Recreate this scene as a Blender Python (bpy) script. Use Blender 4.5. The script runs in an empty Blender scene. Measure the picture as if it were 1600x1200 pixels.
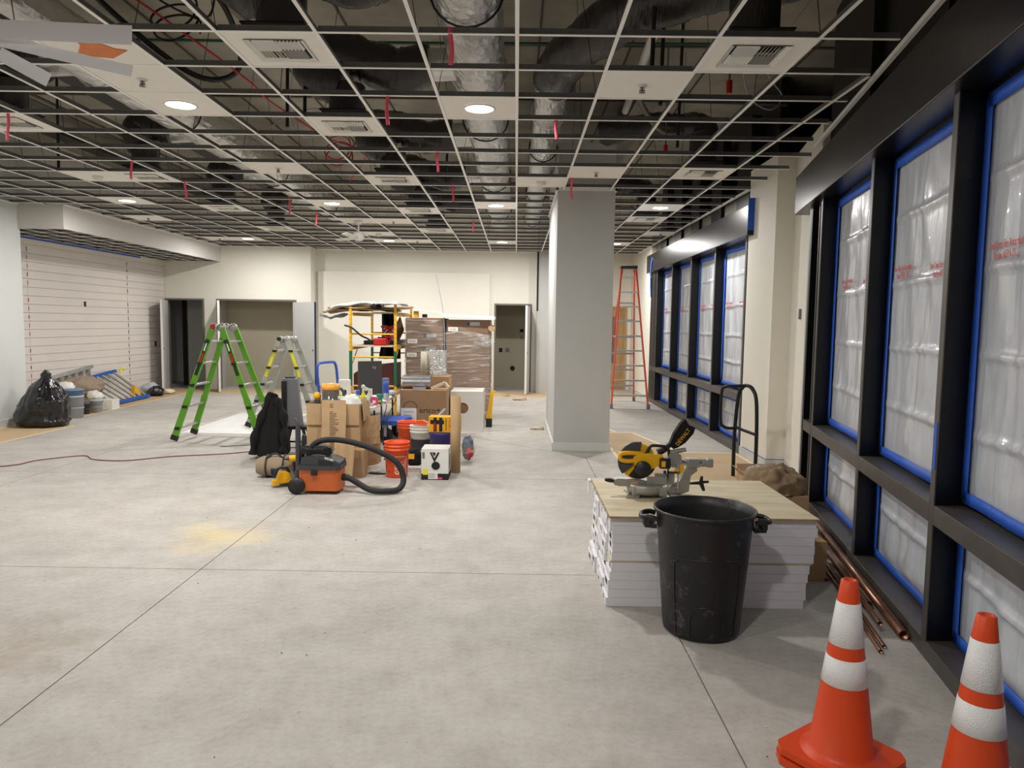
import bpy, math, random
from mathutils import Vector, Matrix, noise
random.seed(7)
PI = math.pi
SC = bpy.context.scene
COL = SC.collection
# ------------------------------------------------------------------ camera
cd = bpy.data.cameras.new('camera'); cam = bpy.data.objects.new('camera', cd); COL.objects.link(cam)
cd.sensor_width = 36; cd.lens = 1134.2 * 36 / 1600; cd.clip_start = .05; cd.clip_end = 100
PITCH, YAW, ROLL = -.08314, -.00446, .01391
_f = Vector((math.sin(YAW)*math.cos(PITCH), math.cos(YAW)*math.cos(PITCH), math.sin(PITCH)))
_r = Vector((math.cos(YAW), -math.sin(YAW), 0)); _u = _r.cross(_f)
_r2 = _r*math.cos(ROLL) + _u*math.sin(ROLL); _u2 = -_r*math.sin(ROLL) + _u*math.cos(ROLL)
M = Matrix((( _r2.x, _u2.x, -_f.x, 0), (_r2.y, _u2.y, -_f.y, 0), (_r2.z, _u2.z, -_f.z, 1.6865), (0, 0, 0, 1)))
cam.matrix_world = M
SC.camera = cam
# ------------------------------------------------------------------ world, exposure
w = bpy.data.worlds.new('world'); SC.world = w; w.use_nodes = True
w.node_tree.nodes['Background'].inputs[0].default_value = (.02, .022, .03, 1)
w.node_tree.nodes['Background'].inputs[1].default_value = .3
SC.view_settings.view_transform = 'Standard'; SC.view_settings.look = 'None'
SC.view_settings.gamma = 1; SC.view_settings.use_curve_mapping = False
SC.view_settings.exposure = -0.08
LAMP_W = 74.0
LAMP_COL = (1.0, .975, .94)
# ------------------------------------------------------------------ helpers
def lin(c):
    return tuple((v/255/12.92 if v/255 <= .04045 else ((v/255+.055)/1.055)**2.4) for v in c)
def mat(name, col, rough=.5, metal=0., var=0., scale=4., bump=0., bscale=60., col2=None, stretch=None, coat=0., spec=.5, emit=None, es=0., alpha=None):
    m = bpy.data.materials.new(name); m.use_nodes = True; nt = m.node_tree; b = nt.nodes['Principled BSDF']
    c = (*lin(col), 1)
    b.inputs['Base Color'].default_value = c; b.inputs['Roughness'].default_value = rough; b.inputs['Metallic'].default_value = metal
    b.inputs['Specular IOR Level'].default_value = spec; b.inputs['Coat Weight'].default_value = coat
    if emit: b.inputs['Emission Color'].default_value = (*emit, 1); b.inputs['Emission Strength'].default_value = es
    if alpha is not None: b.inputs['Alpha'].default_value = alpha
    if var or bump or col2:
        tc = nt.nodes.new('ShaderNodeTexCoord'); mp = nt.nodes.new('ShaderNodeMapping'); nt.links.new(tc.outputs['Object'], mp.inputs[0])
        if stretch: mp.inputs['Scale'].default_value = stretch
    if var or col2:
        n = nt.nodes.new('ShaderNodeTexNoise'); n.inputs['Scale'].default_value = scale; n.inputs['Detail'].default_value = 6; nt.links.new(mp.outputs[0], n.inputs['Vector'])
        r = nt.nodes.new('ShaderNodeValToRGB'); nt.links.new(n.outputs['Fac'], r.inputs[0])
        d = (*lin(col2), 1) if col2 else tuple(v*(1-var) for v in c[:3])+(1,)
        r.color_ramp.elements[0].color = d; r.color_ramp.elements[1].color = c; r.color_ramp.elements[0].position = .35; r.color_ramp.elements[1].position = .62
        nt.links.new(r.outputs[0], b.inputs['Base Color'])
    if bump:
        n = nt.nodes.new('ShaderNodeTexNoise'); n.inputs['Scale'].default_value = bscale; n.inputs['Detail'].default_value = 4; nt.links.new(mp.outputs[0], n.inputs['Vector'])
        bp = nt.nodes.new('ShaderNodeBump'); bp.inputs['Strength'].default_value = bump; bp.inputs['Distance'].default_value = .01
        nt.links.new(n.outputs['Fac'], bp.inputs['Height']); nt.links.new(bp.outputs[0], b.inputs['Normal'])
    return m
class B:
    """collects geometry for one mesh object"""
    def __init__(s, T=None): s.v = []; s.f = []; s.mi = []; s.sm = []; s.T = T
    def add(s, vs, fs, m=0, smooth=False):
        o = len(s.v)
        s.v += [tuple(s.T @ Vector(p)) if s.T else tuple(p) for p in vs]
        for f in fs: s.f.append(tuple(i+o for i in f)); s.mi.append(m); s.sm.append(smooth)
        return s
    def box(s, x0, x1, y0, y1, z0, z1, m=0):
        if x0 > x1: x0, x1 = x1, x0
        if y0 > y1: y0, y1 = y1, y0
        if z0 > z1: z0, z1 = z1, z0
        return s.add([(x0,y0,z0),(x1,y0,z0),(x1,y1,z0),(x0,y1,z0),(x0,y0,z1),(x1,y0,z1),(x1,y1,z1),(x0,y1,z1)],
              [(0,3,2,1),(4,5,6,7),(0,1,5,4),(1,2,6,5),(2,3,7,6),(3,0,4,7)], m)
    def hexa(s, P, m=0): return s.add(P, [(0,3,2,1),(4,5,6,7),(0,1,5,4),(1,2,6,5),(2,3,7,6),(3,0,4,7)], m)
    def obox(s, c, sz, rot=(0,0,0), m=0):
        R = Matrix.Rotation(rot[2],3,'Z') @ Matrix.Rotation(rot[1],3,'Y') @ Matrix.Rotation(rot[0],3,'X')
        h = [v/2 for v in sz]; c = Vector(c)
        P = [c + R @ Vector((a*h[0], b*h[1], d*h[2])) for a, b, d in ((-1,-1,-1),(1,-1,-1),(1,1,-1),(-1,1,-1),(-1,-1,1),(1,-1,1),(1,1,1),(-1,1,1))]
        return s.hexa(P, m)
    def beam(s, a, b, wd, ht, m=0, up=(0,0,1)):
        a, b = Vector(a), Vector(b); d = (b-a).normalized(); u = Vector(up)
        if abs(d.dot(u)) > .95: u = Vector((0,1,0))
        x = d.cross(u).normalized(); z = x.cross(d)
        P = [p + x*sx*wd/2 + z*sz*ht/2 for sz in (-1, 1) for p, sx in ((a,-1),(a,1),(b,1),(b,-1))]
        return s.hexa(P, m)
    def tube(s, pts, r, n=8, m=0, caps=True, closed=False, smooth=True):
        pts = [Vector(p) for p in pts]; k = len(pts); rr = r if isinstance(r, (list, tuple)) else [r]*k
        vs = []; nrm = None
        for i, p in enumerate(pts):
            t = (pts[(i+1) % k] - pts[i-1]) if closed else (pts[min(i+1, k-1)] - pts[max(i-1, 0)])
            t.normalize()
            if nrm is None: nrm = t.orthogonal().normalized()
            else:
                nrm = nrm - t*nrm.dot(t)
                nrm = nrm.normalized() if nrm.length > 1e-6 else t.orthogonal().normalized()
            bn = t.cross(nrm)
            for j in range(n):
                a = 2*PI*j/n; vs.append(p + (nrm*math.cos(a) + bn*math.sin(a))*rr[i])
        fs = []
        for i in range(k if closed else k-1):
            for j in range(n):
                a = i*n+j; b = i*n+(j+1) % n; c = ((i+1) % k)*n+(j+1) % n; d = ((i+1) % k)*n+j
                fs.append((a, b, c, d))
        s.add(vs, fs, m, smooth)
        if caps and not closed:
            s.add(vs[:n], [tuple(range(n-1, -1, -1))], m); s.add(vs[-n:], [tuple(range(n))], m)
        return s
    def cyl(s, a, b, r, r2=None, n=16, m=0, caps=True): return s.tube([a, b], [r, r if r2 is None else r2], n, m, caps)
    def lathe(s, prof, c=(0,0,0), n=24, m=0, smooth=True, fn=None):
        vs = []; fs = []
        for r, z in prof:
            for j in range(n):
                a = 2*PI*j/n; q = (c[0]+r*math.cos(a), c[1]+r*math.sin(a), c[2]+z)
                vs.append(fn(q, a, z) if fn else q)
        for i in range(len(prof)-1):
            for j in range(n): fs.append((i*n+j, i*n+(j+1) % n, (i+1)*n+(j+1) % n, (i+1)*n+j))
        return s.add(vs, fs, m, smooth)
    def disc(s, c, r, n=24, m=0, up=True):
        vs = [(c[0]+r*math.cos(2*PI*j/n), c[1]+r*math.sin(2*PI*j/n), c[2]) for j in range(n)]
        return s.add(vs, [tuple(range(n)) if up else tuple(range(n-1, -1, -1))], m)
    def prism(s, poly, a0, a1, ax='z', m=0, smooth=False):
        k = len(poly)
        def P(p, h): return {'z': (p[0], p[1], h), 'y': (p[0], h, p[1]), 'x': (h, p[0], p[1])}[ax]
        vs = [P(p, a0) for p in poly] + [P(p, a1) for p in poly]
        s.add(vs, [(i, (i+1) % k, k+(i+1) % k, k+i) for i in range(k)], m, smooth)
        return s.add(vs, [tuple(range(k-1, -1, -1)), tuple(range(k, 2*k))], m)
    def grid(s, fn, nu, nv, m=0, smooth=True):
        vs = [fn(i/nu, j/nv) for j in range(nv+1) for i in range(nu+1)]
        fs = [(j*(nu+1)+i, j*(nu+1)+i+1, (j+1)*(nu+1)+i+1, (j+1)*(nu+1)+i) for j in range(nv) for i in range(nu)]
        return s.add(vs, fs, m, smooth)
    def sphere(s, c, r, n=16, k=10, m=0, sc=(1,1,1), fn=None):
        vs = []; fs = []
        for i in range(k+1):
            t = PI*i/k
            for j in range(n):
                a = 2*PI*j/n; d = Vector((math.sin(t)*math.cos(a)*sc[0], math.sin(t)*math.sin(a)*sc[1], -math.cos(t)*sc[2]))
                p = Vector(c) + d*r; vs.append(fn(p, d) if fn else p)
        for i in range(k):
            for j in range(n): fs.append((i*n+j, i*n+(j+1) % n, (i+1)*n+(j+1) % n, (i+1)*n+j))
        return s.add(vs, fs, m, True)
    def build(s, name, mats, parent=None, bevel=0, solid=0, kind=None, label=None):
        me = bpy.data.meshes.new(name); me.from_pydata(s.v, [], s.f)
        if not isinstance(mats, (list, tuple)): mats = [mats]
        for m in mats: me.materials.append(m)
        me.polygons.foreach_set('material_index', s.mi); me.polygons.foreach_set('use_smooth', s.sm); me.update()
        o = bpy.data.objects.new(name, me); COL.objects.link(o)
        if parent: o.parent = parent
        if bevel:
            q = o.modifiers.new('bevel', 'BEVEL'); q.width = bevel; q.segments = 2; q.limit_method = 'ANGLE'; q.angle_limit = .7
        if solid:
            q = o.modifiers.new('solid', 'SOLIDIFY'); q.thickness = solid; q.offset = 0
        if kind: o['kind'] = kind
        if label: o['label'] = label
        return o
def tag(o, label, cat, group=None):
    o['label'] = label; o['category'] = cat
    if group: o['group'] = group
    return o
def thing(name, label, cat, loc=(0,0,0), rz=0, group=None):
    o = bpy.data.objects.new(name, None); COL.objects.link(o); o.location = loc; o.rotation_euler = (0, 0, rz); o.empty_display_size = .1
    return tag(o, label, cat, group)
def dup(root, loc, rz=None, label=None, group=None):
    r = root.copy(); COL.objects.link(r); r.location = loc
    if rz is not None: r.rotation_euler = (0, 0, rz)
    if label: r['label'] = label
    if group: r['group'] = group
    for ch in list(root.children):
        c = ch.copy(); COL.objects.link(c); c.parent = r
        for g in list(ch.children):
            d = g.copy(); COL.objects.link(d); d.parent = c
    return r
def struct(name, bm=None, m=None, parent=None, **k):
    if bm is None:
        o = bpy.data.objects.new(name, None); COL.objects.link(o)
    else: o = bm.build(name, m, parent, **k)
    if not parent: o['kind'] = 'structure'
    return o
def text(st, size, m, parent, T, name='lettering', ext=.0006, align='CENTER', squeeze=1.0):
    cu = bpy.data.curves.new(name, 'FONT'); cu.body = st; cu.size = size; cu.extrude = ext; cu.align_x = align; cu.align_y = 'CENTER'; cu.resolution_u = 2; cu.space_line = .95
    t = bpy.data.objects.new(name, cu); COL.objects.link(t)
    me = bpy.data.meshes.new_from_object(t.evaluated_get(bpy.context.evaluated_depsgraph_get()))
    bpy.data.objects.remove(t); bpy.data.curves.remove(cu)
    me.transform(T @ Matrix.Diagonal((squeeze, 1, 1, 1))); me.materials.clear(); me.materials.append(m)
    o = bpy.data.objects.new(name, me); COL.objects.link(o); o.parent = parent
    return o
def TF(loc, ex, ey):
    """frame with text x axis ex and y axis ey"""
    ex, ey = Vector(ex).normalized(), Vector(ey).normalized(); ez = ex.cross(ey)
    return Matrix(((ex.x, ey.x, ez.x, loc[0]), (ex.y, ey.y, ez.y, loc[1]), (ex.z, ey.z, ez.z, loc[2]), (0,0,0,1)))
FRONT = ((1,0,0),(0,0,1))
def spline(P, n=8):
    P = [Vector(p) for p in P]; out = []
    for i in range(len(P)-1):
        p0 = P[max(i-1,0)]; p1 = P[i]; p2 = P[i+1]; p3 = P[min(i+2,len(P)-1)]
        for k in range(n):
            t = k/n; out.append(.5*((2*p1)+(p2-p0)*t+(2*p0-5*p1+4*p2-p3)*t*t+(-p0+3*p1-3*p2+p3)*t**3))
    out.append(P[-1]); return out
def nz(x, y, z=0): return noise.noise(Vector((x, y, z)))
# ------------------------------------------------------------------ materials
def floor_mat():
    m = mat('concrete_floor', (196, 188, 176), .62, spec=.35); nt = m.node_tree; b = nt.nodes['Principled BSDF']; L = nt.links
    g = nt.nodes.new('ShaderNodeNewGeometry')
    def nzn(sc, det, rgh=.6):
        n = nt.nodes.new('ShaderNodeTexNoise'); n.inputs['Scale'].default_value = sc; n.inputs['Detail'].default_value = det; n.inputs['Roughness'].default_value = rgh
        L.new(g.outputs['Position'], n.inputs['Vector']); return n
    def ramp(src, p0, p1, c0, c1):
        r = nt.nodes.new('ShaderNodeValToRGB'); L.new(src, r.inputs[0]); e = r.color_ramp.elements
        e[0].position = p0; e[1].position = p1; e[0].color = (*lin(c0), 1); e[1].color = (*lin(c1), 1); return r.outputs[0]
    def mix(kind, fac, a, bb):
        x = nt.nodes.new('ShaderNodeMix'); x.data_type = 'RGBA'; x.blend_type = kind; x.inputs[0].default_value = fac if isinstance(fac, float) else 0
        if not isinstance(fac, float): L.new(fac, x.inputs[0])
        L.new(a, x.inputs[6]); L.new(bb, x.inputs[7]); return x.outputs[2]
    c = ramp(nzn(.55, 9, .65).outputs[0], .36, .66, (172, 168, 161), (192, 187, 180))
    c = mix('MULTIPLY', .5, c, ramp(nzn(3.2, 10, .72).outputs[0], .3, .6, (206, 200, 192), (255, 255, 255)))
    c = mix('MULTIPLY', .4, c, ramp(nzn(26, 8, .75).outputs[0], .3, .55, (200, 196, 190), (255, 255, 255)))
    c = mix('MULTIPLY', .7, c, ramp(nzn(11, 5, .8).outputs[0], .22, .33, (120, 112, 102), (255, 255, 255)))
    # yellow chalk dust spilled beside the joint
    vd = nt.nodes.new('ShaderNodeVectorMath'); vd.operation = 'DISTANCE'; L.new(g.outputs['Position'], vd.inputs[0]); vd.inputs[1].default_value = (-2.3, 5.55, 0)
    ad = nt.nodes.new('ShaderNodeMath'); ad.operation = 'MULTIPLY_ADD'; L.new(nzn(3, 5).outputs[0], ad.inputs[0]); ad.inputs[1].default_value = .9; L.new(vd.outputs['Value'], ad.inputs[2])
    mr = nt.nodes.new('ShaderNodeMapRange'); L.new(ad.outputs[0], mr.inputs[0]); mr.inputs[1].default_value = .45; mr.inputs[2].default_value = .92; mr.inputs[3].default_value = .42; mr.inputs[4].default_value = 0
    yl = nt.nodes.new('ShaderNodeRGB'); yl.outputs[0].default_value = (*lin((232, 205, 120)), 1)
    c = mix('MIX', mr.outputs[0], c, yl.outputs[0])
    for (sx, sy, rr, col, k) in ((-2.55, 3.6, .75, (140, 122, 100), .5), (.4, 2.6, .5, (150, 138, 122), .35), (-4.6, 5.6, .9, (160, 146, 126), .35)):
        vd = nt.nodes.new('ShaderNodeVectorMath'); vd.operation = 'DISTANCE'; L.new(g.outputs['Position'], vd.inputs[0]); vd.inputs[1].default_value = (sx, sy, 0)
        ad = nt.nodes.new('ShaderNodeMath'); ad.operation = 'MULTIPLY_ADD'; L.new(nzn(4+sx*.1, 9, .7).outputs[0], ad.inputs[0]); ad.inputs[1].default_value = 1.6; L.new(vd.outputs['Value'], ad.inputs[2])
        mr = nt.nodes.new('ShaderNodeMapRange'); L.new(ad.outputs[0], mr.inputs[0]); mr.inputs[1].default_value = .75; mr.inputs[2].default_value = .75+rr*.6; mr.inputs[3].default_value = k; mr.inputs[4].default_value = 0
        yl = nt.nodes.new('ShaderNodeRGB'); yl.outputs[0].default_value = (*lin(col), 1); c = mix('MIX', mr.outputs[0], c, yl.outputs[0])
    L.new(c, b.inputs['Base Color'])
    r = nt.nodes.new('ShaderNodeMapRange'); L.new(nzn(5, 6).outputs[0], r.inputs[0]); r.inputs[3].default_value = .42; r.inputs[4].default_value = .8; L.new(r.outputs[0], b.inputs['Roughness'])
    bp = nt.nodes.new('ShaderNodeBump'); bp.inputs['Strength'].default_value = .25; bp.inputs['Distance'].default_value = .004; L.new(nzn(45, 8).outputs[0], bp.inputs['Height']); L.new(bp.outputs[0], b.inputs['Normal'])
    return m
m_floor = floor_mat()
m_joint = mat('joint_dirt', (92, 84, 74), .9)
m_wall = mat('cream_wall_paint', (232, 228, 216), .7, var=.03, scale=.8, bump=.05, bscale=90)
m_prime = mat('grey_primed_drywall', (190, 190, 187), .75, var=.06, scale=1.3, bump=.05, bscale=40)
m_ship = mat('white_shiplap_paint', (224, 217, 210), .5, var=.03, scale=2)
m_base = mat('baseboard_primer', (205, 207, 203), .6, var=.05)
m_closet = mat('closet_wall_paint', (176, 168, 148), .8, var=.05, scale=1)
m_deck = mat('concrete_deck', (170, 164, 150), .9, var=.35, scale=1.2, bump=.4, bscale=9)
m_tee = mat('white_tee_flange', (246, 244, 240), .4)
m_web = mat('galvanised_tee_web', (120, 120, 120), .45, metal=.5, var=.2, scale=8)
m_tile = mat('white_ceiling_tile', (242, 238, 230), .8, var=.02, scale=8, bump=.1, bscale=150)
m_white = mat('white_enamel', (224, 222, 216), .4)
m_dark = mat('dark_void', (22, 22, 22), .8)
m_lens = mat('lit_lamp_lens', (255, 250, 240), .5, emit=(1, .97, .92), es=14)
m_foil = mat('silver_foil_duct', (226, 226, 224), .3, metal=.8, var=.12, scale=6, bump=.6, bscale=30)
m_foil2 = mat('crinkled_foil_wrap', (232, 233, 234), .16, metal=1, bump=.5, bscale=40)
m_flex = mat('black_flex_duct', (46, 43, 43), .4, bump=1.0, bscale=16, stretch=(3.2, .5, .7), coat=.2)
m_steelblk = mat('black_steel_frame', (8, 8, 11), .45, var=.2, scale=5, spec=.4)
m_steelgr = mat('lit_steel_face', (84, 80, 76), .42, metal=.2, var=.18, scale=6)  # frame steel where light catches it: lit faces set greyer in the colour
m_header = mat('black_header_metal', (40, 39, 40), .28, metal=.5, var=.22, scale=1.6)
m_tape = mat('blue_painters_tape', (36, 92, 200), .55, var=.15, scale=10)
def plastic_mat():
    m = mat('white_plastic_sheeting', (198, 198, 198), .28, spec=.6, coat=.35); nt = m.node_tree; b = nt.nodes['Principled BSDF']
    tc = nt.nodes.new('ShaderNodeTexCoord'); mp = nt.nodes.new('ShaderNodeMapping'); mp.inputs['Scale'].default_value = (5, 5, 1.1); nt.links.new(tc.outputs['Object'], mp.inputs[0])
    n = nt.nodes.new('ShaderNodeTexNoise'); n.inputs['Scale'].default_value = 2.2; n.inputs['Detail'].default_value = 5; n.inputs['Distortion'].default_value = .8; nt.links.new(mp.outputs[0], n.inputs['Vector'])
    n2 = nt.nodes.new('ShaderNodeTexNoise'); n2.noise_type = 'RIDGED_MULTIFRACTAL'; n2.inputs['Scale'].default_value = 1.1; n2.inputs['Detail'].default_value = 4; n2.inputs['Distortion'].default_value = .5; nt.links.new(mp.outputs[0], n2.inputs['Vector'])
    bp0 = nt.nodes.new('ShaderNodeBump'); bp0.inputs['Strength'].default_value = .35; bp0.inputs['Distance'].default_value = .006; nt.links.new(n2.outputs[0], bp0.inputs['Height'])
    bp = nt.nodes.new('ShaderNodeBump'); bp.inputs['Strength'].default_value = .5; bp.inputs['Distance'].default_value = .014
    nt.links.new(n.outputs[0], bp.inputs['Height']); nt.links.new(bp0.outputs[0], bp.inputs['Normal']); nt.links.new(bp.outputs[0], b.inputs['Normal'])
    r = nt.nodes.new('ShaderNodeValToRGB'); nt.links.new(n.outputs[0], r.inputs[0]); r.color_ramp.elements[0].color = (*lin((182, 187, 195)), 1); r.color_ramp.elements[1].color = (*lin((198, 201, 206)), 1)
    r.color_ramp.elements[0].position = .3; r.color_ramp.elements[1].position = .6; nt.links.new(r.outputs[0], b.inputs['Base Color'])
    return m
m_plastic = plastic_mat()
m_redink = mat('red_print', (206, 96, 100), .6)
m_glass = mat('night_window_glass', (8, 9, 12), .05, spec=.8)
m_ply = mat('birch_plywood', (204, 192, 164), .6, col2=(186, 172, 140), scale=3, stretch=(1, 5, 1), bump=.05, bscale=30)
m_plyedge = mat('plywood_edge', (170, 138, 98), .7, var=.3, scale=20)
m_wbox = mat('white_carton_board', (222, 220, 224), .6, var=.03, scale=4)
m_kraft = mat('kraft_cardboard', (168, 134, 98), .75, var=.12, scale=3, bump=.06, bscale=40)
m_kraft2 = mat('light_kraft_cardboard', (186, 154, 114), .75, var=.12, scale=5, bump=.1, bscale=14)
m_wrapk = mat('wrapped_brown_carton', (134, 104, 80), .6, var=.12, scale=3)
m_paper = mat('brown_floor_paper', (186, 160, 126), .8, var=.12, scale=1.6, bump=.1, bscale=5)
m_cream = mat('cream_masking_tape', (226, 208, 172), .6)
m_black = mat('black_plastic', (26, 26, 27), .45, var=.2, scale=6)
m_rubber = mat('black_rubber', (30, 30, 31), .7)
m_bin = mat('scuffed_black_plastic', (19, 19, 21), .42, bump=.12, bscale=30)
def scuff(m, c=(120, 120, 118), lo=.6, hi=.75, sc=9):
    nt = m.node_tree; b = nt.nodes['Principled BSDF']; tc = nt.nodes.new('ShaderNodeTexCoord'); n = nt.nodes.new('ShaderNodeTexNoise'); n.inputs['Scale'].default_value = sc; n.inputs['Detail'].default_value = 9; n.inputs['Roughness'].default_value = .75
    nt.links.new(tc.outputs['Object'], n.inputs['Vector']); r = nt.nodes.new('ShaderNodeValToRGB'); nt.links.new(n.outputs[0], r.inputs[0])
    r.color_ramp.elements[0].position = lo; r.color_ramp.elements[1].position = hi; r.color_ramp.elements[0].color = b.inputs['Base Color'].default_value[:]; r.color_ramp.elements[1].color = (*lin(c), 1); nt.links.new(r.outputs[0], b.inputs['Base Color'])
scuff(m_bin, (110, 110, 108), .57, .78)
m_orange = mat('cone_orange', (204, 66, 20), .45, var=.08, scale=3, spec=.4)
scuff(m_orange, (205, 130, 105), .62, .8, 7)
m_refl = mat('white_reflective_collar', (226, 226, 226), .3, bump=.5, bscale=260, coat=.4)
m_copper = mat('copper_tube', (168, 124, 102), .34, metal=.8, var=.35, scale=7)
m_yellow = mat('tool_yellow', (236, 178, 16), .42)
m_cast = mat('cast_aluminium', (168, 166, 160), .42, metal=.6, var=.1, scale=9)
m_alu = mat('ladder_aluminium', (186, 186, 182), .36, metal=.75, var=.12, scale=9)
m_chrome = mat('chrome', (200, 200, 200), .18, metal=1)
m_green = mat('green_fibreglass', (92, 158, 26), .42, var=.08, scale=8)
m_orl = mat('orange_fibreglass', (206, 74, 42), .45)
m_bucket = mat('orange_bucket_plastic', (236, 84, 26), .4)
m_vac = mat('vacuum_orange', (196, 96, 44), .45, var=.08)
m_vacdk = mat('vacuum_dark_grey', (58, 60, 64), .5, var=.1, scale=9)
m_blue = mat('cart_blue', (44, 84, 178), .42)
m_bluel = mat('ladder_blue', (34, 86, 166), .45)
m_scaf = mat('scaffold_yellow', (222, 168, 40), .42)
m_scafg = mat('scaffold_green', (24, 92, 66), .42)
m_cloth = mat('black_fabric', (16, 16, 18), .95, bump=.5, bscale=30)
m_bag = mat('black_bin_bag', (16, 16, 18), .22, bump=.5, bscale=14, coat=.3)
m_tan = mat('tan_canvas', (128, 106, 78), .9, bump=.6, bscale=12, var=.15)
m_khaki = mat('khaki_tool_bag', (150, 132, 108), .9, bump=.2, bscale=60)
m_navy = mat('navy_canvas', (38, 52, 84), .9)
m_grey = mat('mid_grey_plastic', (110, 112, 116), .5)
m_dkgrey = mat('dark_grey_plastic', (68, 68, 70), .4)
m_lgrey = mat('light_grey_plastic', (176, 180, 186), .5, var=.1)
m_brightw = mat('bright_white_foam', (246, 246, 246), .5)
m_patch = mat('brown_red_patch', (150, 84, 72), .7)
m_strip = mat('pale_metal_strip', (226, 224, 226), .5)
m_tarred = mat('red_enamel', (176, 30, 32), .35)
m_pinktape = mat('pink_flag_tape', (240, 92, 112), .55)
m_red = mat('red_cord', (190, 40, 50), .5)
m_redcable = mat('dark_red_cord', (120, 46, 52), .6)
m_inkb = mat('black_print', (24, 22, 24), .7)
m_inkw = mat('white_print', (240, 236, 230), .6)
m_brownink = mat('brown_print', (104, 80, 56), .8)
m_yprint = mat('yellow_print', (240, 176, 30), .6)
m_wood = mat('bare_door_wood', (190, 152, 104), .6, col2=(170, 130, 84), scale=3, stretch=(6, 6, .6))
m_gry = mat('door_frame_grey', (110, 106, 96), .5)
m_purple = mat('purple_plastic', (54, 44, 110), .5)
m_spray = mat('yellow_bottle', (232, 222, 40), .35)
m_teal = mat('teal_card', (40, 140, 120), .6)
m_pink = mat('pink_card', (214, 70, 130), .6)
m_sky = mat('sky_blue_plastic', (96, 150, 200), .35)
m_slate = mat('slate_blue_card', (104, 126, 156), .6)
m_pipeblk = mat('black_iron_pipe', (30, 28, 27), .5)
m_wire = mat('hanger_wire', (60, 56, 50), .5, metal=.6)
m_conduit = mat('grey_conduit', (120, 116, 106), .45, metal=.5)
m_fanw = mat('fan_white', (220, 218, 212), .45)
def wrap_mat():
    m = bpy.data.materials.new('clear_stretch_wrap'); m.use_nodes = True; nt = m.node_tree; b = nt.nodes['Principled BSDF']
    b.inputs['Base Color'].default_value = (.85, .83, .8, 1); b.inputs['Roughness'].default_value = .15
    tc = nt.nodes.new('ShaderNodeTexCoord'); mp = nt.nodes.new('ShaderNodeMapping'); mp.inputs['Scale'].default_value = (.9, .9, 9); mp.inputs['Rotation'].default_value = (.0, .22, 0); nt.links.new(tc.outputs['Object'], mp.inputs[0])
    n = nt.nodes.new('ShaderNodeTexNoise'); n.inputs['Scale'].default_value = 2.6; n.inputs['Detail'].default_value = 6; n.inputs['Distortion'].default_value = 1.2; nt.links.new(mp.outputs[0], n.inputs['Vector'])
    r = nt.nodes.new('ShaderNodeMapRange'); nt.links.new(n.outputs[0], r.inputs[0]); r.inputs[1].default_value = .52; r.inputs[2].default_value = .74; r.inputs[3].default_value = .1; r.inputs[4].default_value = .62
    nt.links.new(r.outputs[0], b.inputs['Alpha'])
    bp = nt.nodes.new('ShaderNodeBump'); bp.inputs['Strength'].default_value = 1; bp.inputs['Distance'].default_value = .02; nt.links.new(n.outputs[0], bp.inputs['Height']); nt.links.new(bp.outputs[0], b.inputs['Normal'])
    return m
m_wrap = wrap_mat()
# ------------------------------------------------------------------ key dimensions
HC = 3.426            # height of the suspended grid
S = .61; GX0 = -.0187; GY0 = 4.556
XL = -8.45            # shiplap wall
def nearx(y, off=0): return 1.40 + .2*y + off      # front plane of the near, slanted window wall
# ================================================================== FLOOR
fl = struct('floor', B().box(-10.6, 5, -3.4, 22, -.12, -.008), m_joint)
XJ = [-10.5, -8.15, -5.13, -2.11, .91, 3.93]; YJ = [-3.3, -1.26, 1.76, 4.78, 7.8, 10.84, 13.86, 16.88, 21.9]
g = .0035
CX, CY, CD = .91, 10.84, 1.7      # diamond joint round the column
def slab(poly):
    B().prism(poly, -.1, 0, 'z').build('slab', m_floor, fl)
for i in range(5):
    for j in range(8):
        x0, x1, y0, y1 = XJ[i]+g, XJ[i+1]-g, YJ[j]+g, YJ[j+1]-g
        P = [(x0,y0),(x1,y0),(x1,y1),(x0,y1)]
        q = CD+.01
        if (i, j) == (3, 4): P = [(x0,y0),(x1,y0),(x1,CY-q),(CX-q,y1),(x0,y1)]
        if (i, j) == (4, 4): P = [(x0,y0),(x1,y0),(x1,y1),(CX+q,y1),(x0,CY-q)]
        if (i, j) == (3, 5): P = [(x0,y0),(CX-q,y0),(x1,CY+q),(x1,y1),(x0,y1)]
        if (i, j) == (4, 5): P = [(CX+q,y0),(x1,y0),(x1,y1),(x0,y1),(x0,CY+q)]
        slab(P)
slab([(CX,CY-CD),(CX+CD,CY),(CX,CY+CD),(CX-CD,CY)])
# ================================================================== WALLS
wl = struct('wall_left', B().box(XL-.3, XL-.02, 11.45, 17.7, 0, 4.7).box(XL-.02, XL+.004, 11.5, 17.5, 2.95, 3.12), m_wall)
rows = 20; ph = 2.93/rows
xs = [11.46, 12.6, 15.83, 17.49]
for r in range(1, rows):
    for k in range(3):
        b = B().box(XL-.02, XL, xs[k]+.003, xs[k+1]-.003, r*ph+.003, (r+1)*ph-.003)
        b.build('plank', m_ship, wl, bevel=.002)
B().box(XL-.02, XL+.012, 11.46, 17.49, 0, ph-.004).build('baseboard', m_ship, wl, bevel=.003)
for r in range(1, rows):      # unpainted sticky marks left at the plank joints
    for yj in (12.6, 15.83):
        a = .012+.012*random.random(); hh = ph*random.uniform(.35, .6)
        zc = (r+.5)*ph
        if r % 2 or random.random() < .65: B().box(XL-.001, XL+.003, yj-a*.6, yj+a*.6, zc-hh/2, zc+hh/2).build('joint_patch', m_patch if yj < 13 else m_redcable, wl)
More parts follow.
